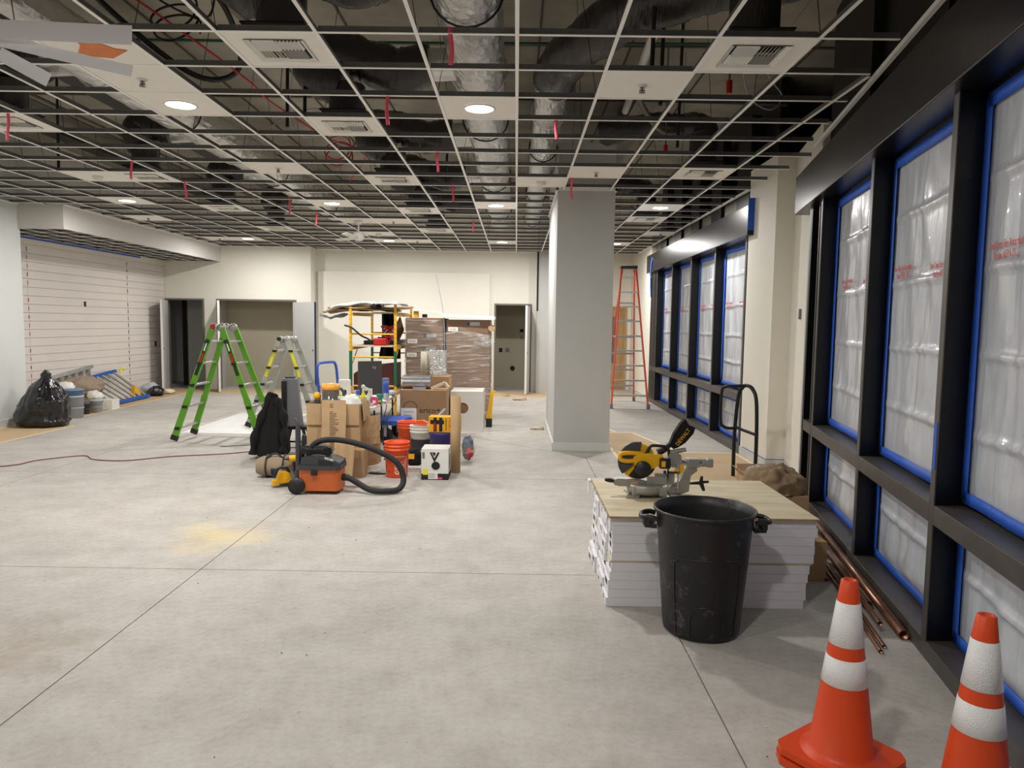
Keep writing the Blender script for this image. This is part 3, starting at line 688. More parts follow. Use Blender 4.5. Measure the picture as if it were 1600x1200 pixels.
for (dx, c, names) in ((-.38, -3, 'central'), (-3.88, -8, 'left')):
    for r in (0, 3, 7, 11, 15):
        if c == -8 and r == 0: continue
        x = GX0+(c+.5)*S; y = GY0+(r+.5)*S
        s = -1
        B0 = (dx+s*.24, y+.08, 4.02)
        o = B().cyl((dx+s*.1, y+.08, 4.02), (dx+s*.45, y+.08, 4.0), .14, n=20).build('duct_collar', m_foil); tag(o, 'short foil collar leaving the %s silver duct, branch %s' % (names, ['nearest', 'second', 'third', 'fourth', 'farthest'][[0,3,7,11,15].index(r)]), 'duct')
        if c == -3: pts = [(dx-.42, y+.08, 4.0), (dx-.75, y+.1, 3.96), (x+.1, y+.08, 4.05), (x-.2, y, 4.08), (x-.28, y, 3.92), (x-.02, y, 3.78)]
        else: pts = [(dx-.4, y+.08, 4.0), (x+.1, y+.06, 4.04), (x-.08, y, 3.98), (x, y, 3.78)]
        rnd_duct('flexible_duct', pts, .2, m_flex, 'black insulated flexible duct, %s branch from the %s silver duct' % (['nearest', 'second', 'third', 'fourth', 'farthest'][[0,3,7,11,15].index(r)], names), amp=.035, fr=8, group='black insulated flexible ducts')
for (c, r, lb) in ((2, 0, 'short black flexible duct dropping to the top right diffuser'), (3, 6, 'black flexible duct above the diffuser right of the column'), (3, 12, 'black flexible duct above the far right diffuser')):
    x = GX0+(c+.5)*S; y = GY0+(r+.5)*S
    if c == 2: continue
    rnd_duct('flexible_duct', [(x, y, 3.78), (x-.05, y+.05, 3.95), (x-.5, y+.2, 4.0), (x-1.1, y+.5, 4.02)], .16, m_flex, lb, amp=.03)
# pipes, conduit and cables in the plenum
def pipe(name, pts, r, m, label, cat='pipe', n=10, sp=False):
    o = B().tube(spline(pts, 8) if sp else pts, r, n).build(name, m); return tag(o, label, cat)
pipe('white_pipe', [(1.15, 5.1, 4.35), (1.35, 9.5, 4.4)], .045, m_white, 'sloping white pipe above the right sprinkler tile')
pipe('sprinkler_pipe', [(-2.9, 3.2, 4.4), (-1.9, 12.5, 4.42)], .035, m_conduit, 'long grey sprinkler pipe above the centre left grid')
pipe('sprinkler_pipe', [(-6.2, 3.2, 4.45), (-6.0, 17, 4.45)], .035, m_conduit, 'long grey sprinkler pipe above the left edge of the grid')
pipe('green_conduit', [(-7.5, 7.3, 4.45), (-3, 7.34, 4.4), (2.6, 7.3, 4.42)], .012, m_scafg, 'thin green conduit crossing above the grid', 'conduit', sp=True)
pipe('conduit', [(-.1, 4.3, 4.3), (.25, 4.4, 4.22), (.7, 4.35, 4.3), (1.0, 4.3, 4.28)], .016, m_conduit, 'wavy flexible conduit at the top of the photo, upper one', 'conduit', sp=True)
pipe('conduit', [(-.1, 4.75, 4.3), (.25, 4.85, 4.22), (.7, 4.8, 4.3), (.85, 4.75, 4.28)], .014, m_conduit, 'wavy flexible conduit at the top of the photo, lower one', 'conduit', sp=True)
for k, (x, y, z, lb) in enumerate([(-3.36, 5.15, 3.95, 'top left, nearest'), (-2.6, 5.7, 3.85, 'in the bay left of the large diffuser'), (-2.35, 9.75, 3.8, 'in the middle bays'), (.12, 4.5, 4.2, 'beside the central duct')]):
    P = [(x+(.17+.03*math.sin(q*.7))*math.cos(q*.8), y+.12*math.sin(q*.8), z+.16*math.sin(q*.8)+.01*q) for q in range(20)]+[(x+.12, y+.3, z+.25), (x+.15, y+.35, 4.68)]
    pipe('cable_coil', P, .009, m_red if k in (0, 2) else m_pipeblk, 'coil of %s cable hanging above the grid, %s' % ('red' if k in (0, 2) else 'black', lb), 'cable', 6, True)
pipe('flexible_conduit', [(-3.3, 5.05, 4.3), (-2.9, 5.35, 3.85), (-2.55, 5.9, 3.6), (-2.25, 6.0, 3.7), (-2.2, 5.6, 4.0), (-2.5, 5.2, 4.4)], .022, m_pipeblk, 'thick black flexible conduit loop in the top left bay', 'conduit', sp=True)
pipe('red_cable', [(-3.0, 5.1, 4.1), (-2.5, 5.5, 3.8), (-2.2, 6.1, 3.62), (-2.3, 6.9, 3.7), (-2.0, 7.8, 3.6), (-1.9, 9.2, 3.75), (-2.4, 10.5, 3.65)], .008, m_red, 'long thin red cable drooping between the grid bays', 'cable', sp=True, n=6)
pipe('white_cable', [(-2.2, 7.3, 4.3), (-2.3, 7.5, 3.65), (-2.1, 7.7, 3.6), (-2.0, 7.5, 3.8), (-2.25, 7.3, 3.7), (-2.4, 7.2, 3.55)], .006, m_lgrey, 'looped white cable above the grid left of centre', 'cable', sp=True, n=6)
pipe('white_cable', [(1.75, 6.0, 4.3), (1.9, 6.3, 3.7), (2.2, 6.6, 3.6), (2.35, 6.7, 3.75), (2.15, 6.5, 3.95), (2.4, 6.2, 4.4)], .006, m_lgrey, 'looped white cable above the grid by the near windows', 'cable', sp=True, n=6)
pipe('black_sprinkler_pipe', [(1.3, 8.0, 4.1), (2.3, 8.05, 4.1), (2.9, 8.1, 4.1)], .03, m_pipeblk, 'black iron pipe crossing above the grid right of the column')
pipe('grey_flexible_conduit', [(.9, 7.6, 4.25), (1.15, 7.6, 4.2), (1.3, 7.9, 4.0), (1.6, 8.3, 3.85), (2.0, 8.6, 3.95)], .03, m_conduit, 'grey flexible conduit curving above the sprinkler tile near the column', 'conduit', sp=True)
for k, (x, y) in enumerate([(-4.9, 6.2), (-1.9, 6.6), (-2.15, 6.9), (.95, 5.4), (1.6, 7.5), (-5.6, 9.0), (-.95, 9.8), (1.15, 6.1)]):
    o = B().cyl((x, y, HC+.05), (x+.02, y, 4.71), .016, n=8).build('drop_pipe', m_pipeblk); tag(o, 'dark vertical drop rod between deck and grid, %s' % ['left bay', 'bay right of the nearest left lamp', 'bay left of the second diffuser', 'above the right sprinkler tile', 'right of the right sprinkler tile', 'far left bays', 'mid bays by the central duct', 'behind the black elbow'][k], 'rod')
for k, (x, y0, y1) in enumerate([(-6.9, 3, 17), (-5.1, 3, 17), (1.55, 9, 17.5)]):
    o = B().box(x-.14, x+.14, y0, y1, 4.38, 4.5).build('cable_tray', m_pipeblk if k < 2 else m_conduit); tag(o, 'long flat metal tray under the deck, %s' % ['leftmost', 'second from the left', 'right of the column'][k], 'cable tray')
for k, (x, y, lb) in enumerate([(1.68, 6.0, 'right of the right sprinkler tile'), (1.6, 8.1, 'above the grid right of the column')]):
    t = thing('red_sprinkler', 'small red capped sprinkler head hanging '+lb, 'sprinkler', (x, y, HC+.12))
    B().cyl((0, 0, 0), (0, 0, .1), .024, n=10).build('red_cap', m_tarred, t); B().cyl((0, 0, .1), (0, 0, 1.15), .008, n=6).build('drop_tube', m_conduit, t)
# pink flagging tapes
for k, (x, y, L, lb) in enumerate([(-4.4, 6.2, .27, 'at the far left'), (-4.3, 8.05, .24, 'left, above the sprinkler tile'), (-1.02, 6.0, .26, 'left of the nearest central lamp'), (-.83, 7.7, .24, 'centre, by the silver duct'),
      (-.83, 9.5, .24, 'centre, farther by the silver duct'), (-3.3, 10.9, .25, 'left of centre, near a lit lamp'), (-3.25, 11.8, .25, 'left of centre, farther back'), (-.75, 12.2, .24, 'far centre'), (.64, 9.1, .3, 'hanging in front of the column'),
      (.32, 6.5, .2, 'beside the black elbow'), (-4.25, 9.3, .25, 'left middle'), (-.42, 4.35, .22, 'at the top photo edge')]):
    def f(u, v, L=L, k=k): return (-.014+.028*u+.006*math.sin(v*5+k), .006*math.sin(v*4+k), -L*v+.03)
    o = B().grid(f, 2, 8).build('flagging_tape', m_pinktape, solid=.001); o.location = (x, GY0+round((y-GY0)/S)*S, HC+.012); tag(o, 'strip of pink flagging tape hanging from the grid '+lb, 'tape', 'pink flagging tapes on the grid')
# ================================================================== FLOOR PAPER
def paper(poly, label, z=.002):
    t = thing('floor_paper', label, 'floor paper')
    B().prism(poly, .0006, z).build('sheet', m_paper, t); k = len(poly)
    for i in range(k):
        a, b = Vector((*poly[i], z+.0008)), Vector((*poly[(i+1) % k], z+.0008))
        B().beam(a, b, .04, .0008).build('tape_edge', m_cream, t)
    return t
paper([(-7.76, 5), (-6.87, 5), (-6.87, 11.2), (-7.76, 11.55)], 'brown floor paper under the rubbish bag along the left wall')
paper([(-8.42, 11.7), (-7.35, 11.9), (-7.5, 16.5), (-8.42, 16.5)], 'brown floor paper under the clutter along the shiplap wall')
paper([(-8.42, 16.52), (-5.1, 16.52), (-4.9, 17.4), (-8.42, 17.45)], 'brown floor paper in front of the left closet doors')
paper([(-.7, 16.6), (2.9, 16.9), (2.9, 17.7), (-.7, 17.85)], 'brown floor paper in front of the right back door')
paper([(1.32, 11.35), (1.6, 11.35), (1.45, 11.95), (1.32, 11.95)], 'small scrap of brown floor paper behind the column')
paper([(1.32, 9.62), (2.2, 9.62), (1.85, 11.3), (1.32, 11.3)], 'brown floor paper right of the column, middle sheet')
paper([(1.32, 8.78), (2.94, 8.78), (2.94, 9.6), (1.32, 9.6)], 'brown floor paper across the foot of the white pier')
paper([(1.32, 6.3), (2.68, 6.3), (2.94, 8.76), (1.32, 8.76)], 'brown floor paper behind the stack of white boxes')
def scrap(x, y, s, label, a=0):
    def f(u, v): return ((u-.5)*s, (v-.5)*s*.5, .004+abs(.12*s*nz(u*3+x, v*2))+.35*s*max(0, u-.6)*v)
    o = B().grid(f, 6, 5).build('paper_scrap', m_kraft, solid=.001); o.location = (x, y, 0); o.rotation_euler = (0, 0, a); tag(o, label, 'paper scrap')
scrap(.36, 11.55, .22, 'curled brown paper scrap left of the column')
scrap(1.42, 11.75, .2, 'curled brown paper scrap right of the column', .5)
scrap(.1, 16.0, .3, 'brown paper scrap lying before the right back door', .2)
scrap(-.2, 16.8, .2, 'small brown paper scrap at the right back doorway', .9)
o = B().box(-4.95, -3.72, 10.62, 13.05, .001, .007).build('white_board', mat('white_sheet_board', (228, 228, 226), .35)); tag(o, 'large white sheet board lying flat under the silver ladder', 'board')
# ================================================================== FOREGROUND
# traffic cones
def cone(loc, rz, label, bases):
    t = thing('traffic_cone', label, 'traffic cone', loc, rz, 'orange traffic cones')
    h = .18
    for k in range(bases):
        z = k*.035; e = .0 if k == bases-1 else .006
        P = [(-h-e, -h+.04), (-h+.04, -h-e), (h-.04, -h-e), (h+e, -h+.04), (h+e, h-.04), (h-.04, h+e), (-h+.04, h+e), (-h-e, h-.04)]
        B().prism(P, z+.004, z+.03).build('base', m_orange, t, bevel=.006)
    z0 = (bases-1)*.035+.03; zt = .74
    def rad(z): return .118+(.030-.118)*(z-z0)/(zt-z0)
    B().lathe([(rad(z0)+.035, z0-.002), (rad(z0)+.012, z0+.008), (rad(z0+.02), z0+.02), (rad(.343), .343), (rad(.447), .447), (rad(.494), .494), (rad(.657), .657), (rad(zt-.004), zt-.004), (rad(zt)-.004, zt), (rad(zt)-.012, zt), (rad(zt)-.014, zt-.05), (.001, zt-.06)], n=40).build('cone_body', m_orange, t)
    for a, b in ((.343, .447), (.494, .657)):
        B().lathe([(rad(a)+.0005, a), (rad(a)+.002, a+.001), (rad(b)+.002, b-.001), (rad(b)+.0005, b)], n=40).build('reflective_collar', m_refl, t)
    return t
cone((1.275, 2.68, 0), .62, 'orange traffic cone with white collars on doubled bases, left of the pair', 2)
cone((1.585, 2.36, 0), .3, 'orange traffic cone with white collars, at the right photo edge', 1)
# rubbish bin
t = thing('rubbish_bin', 'tall scuffed black round plastic bin with two handles beside white boxes', 'bin', (1.055, 3.94, 0), -.12)
def binfn(q, a, z):
    x, y, zz = q
    k = 0
    for c in (-PI/2, PI/2):
        d = abs((a-c+PI) % (2*PI)-PI)
        if False and d < .8 and z < .48 and z > .02: k = -.011*min(1, (.8-d)/.05)*min(1, (.48-z)/.03)
        if False and d < .38 and z < .2 and z > .02: k -= .012*min(1, (.38-d)/.04)*min(1, (.2-z)/.03)
    return (x*(1+k/.25), y*(1+k/.25), zz)
B().lathe([(.0001, .004), (.195, .004), (.207, .015), (.21, .03)]+[(.21+.045*((k/22)), .03+.56*k/22) for k in range(1, 23)]+[(.2585, .6), (.262, .675)], n=96, fn=binfn).build('bin_body', m_bin, t)
def bin_r(z): return .21+.045*max(0, min(1, (z-.03)/.56))+.001
for c in (-PI/2, PI/2):
    for (aw, zt_) in ((.8, .46), (.4, .2)):
        P = [(c-aw, .03), (c-aw, zt_-.07), (c-aw+.08, zt_-.02), (c-aw+.2, zt_), (c, zt_+.004), (c+aw-.2, zt_), (c+aw-.08, zt_-.02), (c+aw, zt_-.07), (c+aw, .03)]
        Q = spline([(a_, z_, 0) for a_, z_ in P], 5)
        B().tube([(bin_r(q.y)*math.cos(q.x), bin_r(q.y)*math.sin(q.x), q.y) for q in Q], .0045, 8).build('moulded_rib', m_bin, t)
B().lathe([(.262, .672), (.276, .674), (.279, .68), (.278, .69), (.272, .692), (.266, .688), (.25, .64), (.216, .2), (.202, .035), (.0001, .035)], n=64).build('rim_and_liner', m_bin, t)
for s in (-1, 1):
    P = [(s*.262, -.07, .63), (s*.3, -.065, .64), (s*.335, -.045, .635), (s*.345, 0, .63), (s*.335, .045, .635), (s*.3, .065, .64), (s*.262, .07, .63)]
    B().tube(spline(P, 4), .014, 8).prism([(s*.26, -.06), (s*.325, -.045), (s*.335, .045), (s*.26, .06)], .575, .6).prism([(s*.3, -.06), (s*.33, -.045), (s*.335, .045), (s*.3, .06)], .59, .635).build('handle', m_bin, t)
# stack of white flooring boxes with plywood
gp = 'white flooring boxes in the stack'
for L in range(10):
    z = L*.0535+(.012 if L >= 5 else 0)
    ext = {9: .012, 8: .012, 7: 0, 6: 0, 5: 0}.get(L, 0)
    for d in range(5):
        dx = random.uniform(-.012, .012)+ (.0 if L > 1 else -.02); dw = random.uniform(-.004, .0)
        x0 = .585+dx; x1 = 1.79+dx-(.02 if L < 5 else 0)+(.02 if L > 7 else 0)
        y0 = 4.245+d*.2; y1 = y0+.196+dw
        pos = 'front row' if d == 0 else 'row %s behind the front' % ['', 'one', 'two', 'three', 'four'][d]
        o = B().box(x0, x1, y0, y1, z+.0005, z+.053).box(x0-.0015, x0, y0+.006, y1-.006, z+.004, z+.049).build('flooring_box', m_wbox, bevel=.002)
        tag(o, 'long flat white flooring box, layer %s from the floor, %s' % (['first', 'second', 'third', 'fourth', 'fifth', 'sixth', 'seventh', 'eighth', 'ninth', 'tenth'][L], pos), 'box', gp)
        if random.random() < .8: B().box(x0-.003, x0-.0015, y0+.02+.1*random.random(), y0+.028+.1*random.random(), z+.012, z+.042).build('end_slot', m_inkb, o)
def plyb(x0, x1, y0, y1, z, lb):
    o = B().box(x0, x1, y0, y1, z, z+.0115).build('plywood_sheet', [m_ply]); tag(o, lb, 'plywood'); return o
plyb(.585, 1.79, 4.25, 5.24, .268, 'thin plywood sheet sandwiched halfway up the box stack')
p = plyb(.57, 1.81, 4.215, 5.27, .5475, 'pale plywood sheet on top of the white box stack')
B().box(.57, 1.81, 4.212, 4.215, .5475, .559).box(.567, .57, 4.215, 5.27, .5475, .559).build('plywood_edge', m_plyedge, p)
o = B().box(.47, .60, 5.28, 5.36, .53, .545).box(.47, .475, 5.28, 5.36, .45, .53).build('carton_flap', m_wbox); tag(o, 'folded white carton flap sticking out at the back left corner of the stack', 'carton flap'); o.location = (.08, -.02, 0)
# mitre saw  (local frame: x right, y away, z up, base at 0)
t = thing('mitre_saw', 'yellow and silver sliding mitre saw standing on the plywood', 'mitre saw', (.925, 4.78, .5595), 0); t.scale = (.87, .87, .87)
B().prism([(-.22, -.14), (-.12, -.14), (-.1, -.06), (.04, -.06), (.06, -.14), (.22, -.13), (.2, -.02), (.2, .12), (-.2, .12), (-.18, -.02)], 0, .018).build('foot', m_cast, t, bevel=.004)
B().box(-.17, -.11, -.13, .1, .015, .085).box(.03, .09, -.13, .1, .015, .085).box(-.17, .09, -.05, .1, .06, .1).build('base_casting', m_cast, t, bevel=.008)
B().lathe([(.0001, .03), (.135, .03), (.14, .05), (.14, .085), (.13, .1), (.0001, .1)], c=(-.06, -.02, 0), n=36).build('turntable', m_cast, t)
B().prism([(-.3, .085), (-.3, .125), (-.27, .135), (-.06, .12), (.02, .12), (.02, .09), (-.06, .075), (-.26, .075)], -.06, .01, 'y').build('mitre_arm', m_cast, t, bevel=.004)
B().box(-.17, -.12, -.0615, -.06, .085, .11).build('scale_label', m_yprint, t)
B().prism([(-.37, .11), (-.365, .128), (-.33, .13), (-.3, .122), (-.3, .1), (-.33, .1)], -.05, -.01, 'y').build('mitre_lock_handle', m_black, t, bevel=.003)
B().box(-.06, .12, -.1, -.085, .1, .16).box(.0, .15, -.085, -.075, .1, .185).build('fence', m_cast, t, bevel=.003)
bc = Vector((-.12, -.02, .262))
def arcpoly(cx, cz, r0, r1, a0, a1, n=28): return [(cx+r1*math.cos(a0+(a1-a0)*k/n), cz+r1*math.sin(a0+(a1-a0)*k/n)) for k in range(n+1)]+[(cx+r0*math.cos(a1-(a1-a0)*k/n), cz+r0*math.sin(a1-(a1-a0)*k/n)) for k in range(n+1)]
tooth = []
for k in range(120):
    a = 2*PI*k/120; r = .142 if k % 2 else .134; tooth.append((bc.x+r*math.cos(a), bc.z+r*math.sin(a)))
B().prism(tooth, -.021, -.019, 'y').build('blade', m_yellow, t)
B().prism(arcpoly(bc.x, bc.z, .05, .152, -PI*.78, -PI*1.55), -.035, -.003, 'y').build('upper_guard', m_dkgrey, t, bevel=.004)
B().prism(arcpoly(bc.x+.01, bc.z-.005, .06, .128, -PI*.7, -.1*PI), -.032, -.006, 'y').build('lower_guard', m_black, t)
B().lathe([(.0001, 0), (.055, .0), (.06, .012), (.06, .07), (.05, .085), (.0001, .085)], n=24).build('motor', m_black, t).matrix_local = Matrix.Translation((-.09, -.035, .215)) @ Matrix.Rotation(PI/2, 4, 'X')
B().prism([(-.15, .24), (-.16, .3), (-.12, .33), (-.04, .33), (.06, .32), (.07, .27), (.0, .22), (-.06, .2), (-.12, .2)], -.07, -.035, 'y').build('gear_housing', m_yellow, t, bevel=.01)
P = [(-.09, -.05, .325), (-.17, -.05, .33), (-.245, -.05, .325), (-.262, -.05, .305), (-.25, -.05, .278), (-.2, -.05, .268), (-.12, -.05, .275)]
B().tube(spline(P, 5), .017, 10).build('front_handle', m_yellow, t)
B().box(.035, .115, -.1, -.02, .22, .3).build('battery', m_black, t, bevel=.008); B().box(.045, .075, -.102, -.1, .235, .28).build('battery_label', m_yprint, t)
B().tube(spline([(-.06, -.04, .325), (-.035, -.04, .375), (-.015, -.04, .387), (.04, -.04, .386), (.09, -.04, .378), (.105, -.04, .36), (.115, -.04, .31)], 4), .012, 8).build('carry_handle', m_black, t)
B().tube(spline([(.03, -.01, .33), (.08, -.01, .355), (.12, 0, .39)], 4), [.028, .028, .027, .026, .025, .024, .022, .022, .022], 12).build('dust_chute', m_black, t)
def bagf(p, d):
    return Vector((p.x, p.y, p.z))
bt = B(Matrix.Translation((.20, .0, .465)) @ Matrix.Rotation(-.93, 4, 'Y'))
bt.prism([(-.115, -.02), (-.085, -.04), (-.02, -.062), (.07, -.066), (.115, -.05), (.1, 0), (.12, .052), (.07, .058), (-.02, .05), (-.085, .03), (-.115, .02)], -.03, .03, 'y')
db = bt.build('dust_bag', m_cloth, t, bevel=.016)
text('DEWALT', .044, m_yprint, db, Matrix.Translation((.20, -.0315, .465)) @ Matrix.Rotation(-.93, 4, 'Y') @ TF((0, 0, -.02), *FRONT), squeeze=.85)
B().prism([(.1, .25), (.11, .33), (.16, .345), (.2, .32), (.21, .27), (.17, .22), (.12, .23)], -.06, .0, 'y').build('slide_bracket', m_cast, t, bevel=.008)
B().cyl((.12, -.03, .335), (.24, -.03, .36), .017, n=12).build('pivot_tube', m_cast, t)
for dy in (-.045, .015): B().cyl((.1, dy, .255), (.36, dy, .255), .014, n=12).build('slide_rail', m_chrome, t)
B().box(.25, .34, -.07, .04, .225, .29).cyl((.34, -.015, .255), (.43, -.015, .255), .03, n=16).box(.4, .45, -.05, .02, .225, .29).build('rail_carrier', m_cast, t, bevel=.008)
B().prism([(.12, .06), (.14, .1), (.2, .12), (.24, .22), (.32, .24), (.33, .2), (.28, .16), (.27, .04), (.22, .02), (.12, .02)], -.05, .05, 'y').build('rear_support', m_cast, t, bevel=.01)
B().prism([(.15, .2), (.19, .26), (.23, .25), (.22, .19), (.18, .16)], -.056, -.05, 'y').build('bevel_plate', m_yellow, t)
B().cyl((.17, -.11, .07), (.17, -.11, .27), .006, n=8).lathe([(.001, .07), (.02, .07), (.022, .062), (.001, .062)], c=(.17, -.11, 0), n=14).box(.09, .18, -.115, -.1, .19, .205).box(.085, .1, -.115, -.095, .1, .22).build('clamp', m_chrome, t)
B().sphere((.07, -.11, .2), .013, 10, 6).build('clamp_knob', m_black, t)
B().prism([(.28, .1), (.36, .11), (.37, .15), (.385, .15), (.385, .115), (.43, .115), (.43, .1), (.39, .095), (.405, .04), (.385, .035), (.36, .085), (.28, .085)], -.01, .01, 'y').build('bevel_knob', m_black, t)
# cartons and cloth right of the stack
def carton(name, x0, x1, y0, y1, h, m, label, z0=0, flaps=False, fl=.16, tape=True, rz=0, cat='carton', group=None):
    cx, cy = (x0+x1)/2, (y0+y1)/2; w2, d2 = (x1-x0)/2, (y1-y0)/2
    t = thing(name, label, cat, (cx, cy, z0), rz, group)
    if flaps:
        e = .004
        B().box(-w2, w2, -d2, d2, 0, e).box(-w2, w2, -d2, -d2+e, e, h).box(-w2, w2, d2-e, d2, e, h).box(-w2, -w2+e, -d2, d2, e, h).box(w2-e, w2, -d2, d2, e, h).build('carton_body', m, t)
        f = min(fl, d2)
        B().obox((0, -d2-.3*f, h-.42*f), (2*w2, .004, f), (-.6, 0, 0)).build('flap', m, t); B().obox((0, d2+.35*f, h+.38*f), (2*w2, .004, f), (-.7, 0, 0)).build('flap', m, t)
        B().obox((-w2-.35*f, 0, h+.36*f), (.004, 2*d2, f), (0, -.7, 0)).build('flap', m, t); B().obox((w2+.35*f, 0, h+.36*f), (.004, 2*d2, f), (0, .7, 0)).build('flap', m, t)
    else:
        B().box(-w2, w2, -d2, d2, 0, h).build('carton_body', m, t, bevel=.004)
        if tape: B().box(-w2*.98, w2*.98, -.025, .025, h, h+.0008).box(-.025, .025, -d2-.0008, -d2, h*.7, h).build('packing_tape', m_kraft2, t)
    return t
carton('cardboard_carton', 1.845, 2.09, 4.73, 5.2, .27, m_kraft, 'low brown carton on the floor right of the white box stack')
carton('cardboard_carton', 1.87, 2.19, 5.3, 5.8, .44, m_kraft2, 'brown carton under the tan drop cloth')
carton('cardboard_carton', 2.06, 2.42, 6.2, 6.6, .36, m_kraft, 'open brown carton behind the tan cloth by the windows', flaps=True, fl=.08)
def lump(name, c, r, sc, m, label, cat, seed=0, amp=.25, fr=2.2, n=40, k=26, zmin=None, parent=None, fold=0, rz=0):
    c = Vector(c)
    def fn(p, d):
        q = d*fr
        a = amp*nz(q.x+seed, q.y, q.z)+amp*.5*nz(q.x*2.3+seed, q.y*2.3, q.z*2.3)+amp*.22*nz(q.x*5+seed, q.y*5, q.z*5)
        if fold: a += fold*abs(math.sin(math.atan2(d.y, d.x)*7+3*nz(q.x, q.y, q.z+seed)))
        p = (p)*(1+a)
        if zmin is not None: p.z = max(p.z, zmin)
        return p
    o = B().sphere((0, 0, 0), r, n, k, sc=sc, fn=fn).build(name, m, parent)
    o.location = c; o.rotation_euler = (0, 0, rz)
    if label and not parent: tag(o, label, cat)
    return o
lump('drop_cloth', (2.02, 5.56, .44), .2, (1.15, 1.3, .85), m_tan, 'crumpled tan drop cloth heaped on a carton by the windows', 'cloth', 3, .22, 1.7, zmin=.002, fold=.05, n=64, k=40)
lump('plastic_bag', (2.2, 6.35, .42), .09, (1.5, 1, .5), mat('clear_bag', (180, 178, 172), .15, alpha=.5), 'crumpled clear plastic bag on the open carton', 'bag', 8, .4, 3)
# copper pipes
for k, (off, y0, y1, r, z, lb) in enumerate([(.0, 3.83, 6.05, .027, .027, 'thick copper pipe nearest the window sill'), (-.075, 4.25, 6.0, .027, .027, 'second thick copper pipe from the sill'),
    (-.14, 3.72, 5.9, .011, .011, 'thin copper pipe, middle of the bundle'), (-.175, 3.66, 5.9, .011, .011, 'thin copper pipe next to the middle one'), (-.11, 3.9, 5.9, .014, .06, 'copper pipe lying on top of the bundle'), (-.215, 4.72, 5.25, .012, .012, 'short thin copper pipe at the floor end of the bundle')]):
    o = B(); L = y1-y0; x0 = 2.125+.2*(y0-3.8)+off; x1 = x0+.2*L
    d = Vector((x1-x0, L, 0)).normalized()
    o.tube([(0, 0, 0), tuple(d*L)], r, 20, caps=False); o.tube([tuple(d*L*1), (0, 0, 0)], r*.88, 20, caps=False)
    o.add([v for v in o.v[:20]]+[v for v in o.v[-20:]], [])
    q = o.build('copper_pipe', m_copper, solid=.0012); q.location = (x0, y0, z+.001); tag(q, lb, 'pipe', 'copper pipes beside the sill')
# tubular handle
t = thing('handle_frame', 'black tubular steel handle frame standing before the white pier', 'handle frame', (2.5, 8.0, 0))
P = [(-.02, .12, 0), (-.02, .12, .5), (0, .1, .9), (.03, .04, 1.02), (.06, -.04, 1.04), (.09, -.12, 1.0), (.11, -.18, .88), (.12, -.2, .5), (.12, -.2, 0)]
B().tube(spline(P, 6), .021, 10).build('hoop', m_steelblk, t)
P = [(.05, -.02, 1.04), (-.08, .02, 1.03), (-.16, .05, 1.02), (-.2, .06, .96), (-.2, .06, .64), (-.16, .06, .57), (-.08, .08, .55), (-.02, .12, .55)]
B().tube(spline(P, 6), .018, 10).build('side_loop', m_steelblk, t)
B().tube([(-.02, .12, .56), (.12, -.2, .52)], .018, 8).build('cross_bar', m_steelblk, t)
# ================================================================== ORANGE STEP LADDER
t = thing('step_ladder', 'tall orange fibreglass step ladder with aluminium treads beside the far windows', 'ladder', (2.32, 14.6, 0), -.0)
H = 2.88; yt = .62
def fr(s, z): return Vector((s*(.375-(.375-.15)*z/H), yt*z/H, z))
def rear(s, z): return Vector((s*(.33-(.33-.12)*z/H)-.0, 1.55-(1.55-yt-.04)*z/H, z))
for s in (-1, 1):
    B().beam(fr(s, .05), fr(s, H-.02), .03, .075).build('front_rail', m_orl, t); B().beam(rear(s, .05), rear(s, H-.05), .026, .05).build('rear_rail', m_orl, t)
    B().box(fr(s, 0).x-.03, fr(s, 0).x+.03, -.05, .06, 0, .09).build('foot', m_grey, t); B().box(rear(s, 0).x-.025, rear(s, 0).x+.025, 1.5, 1.59, 0, .09).build('foot', m_grey, t)
for k in range(9):
    z = .3*(k+1)-.02; a, b = fr(-1, z), fr(1, z)
    B().box(a.x+.01, b.x-.01, a.y-.045, a.y+.045, z-.03, z+.0).build('tread', m_alu, t, bevel=.003)
for k in range(6):
    z = .35+.36*k; a, b = rear(-1, z), rear(1, z); B().box(a.x, b.x, a.y-.01, a.y+.02, z-.02, z+.02).build('rear_brace', m_alu, t)
B().box(-.17, .17, yt-.1, yt+.12, H-.03, H+.03).build('top_cap', m_pipeblk, t, bevel=.01)
for s in (-1, 1): B().beam(fr(s, 1.45), rear(s, 1.45), .008, .025).build('spreader', m_alu, t)
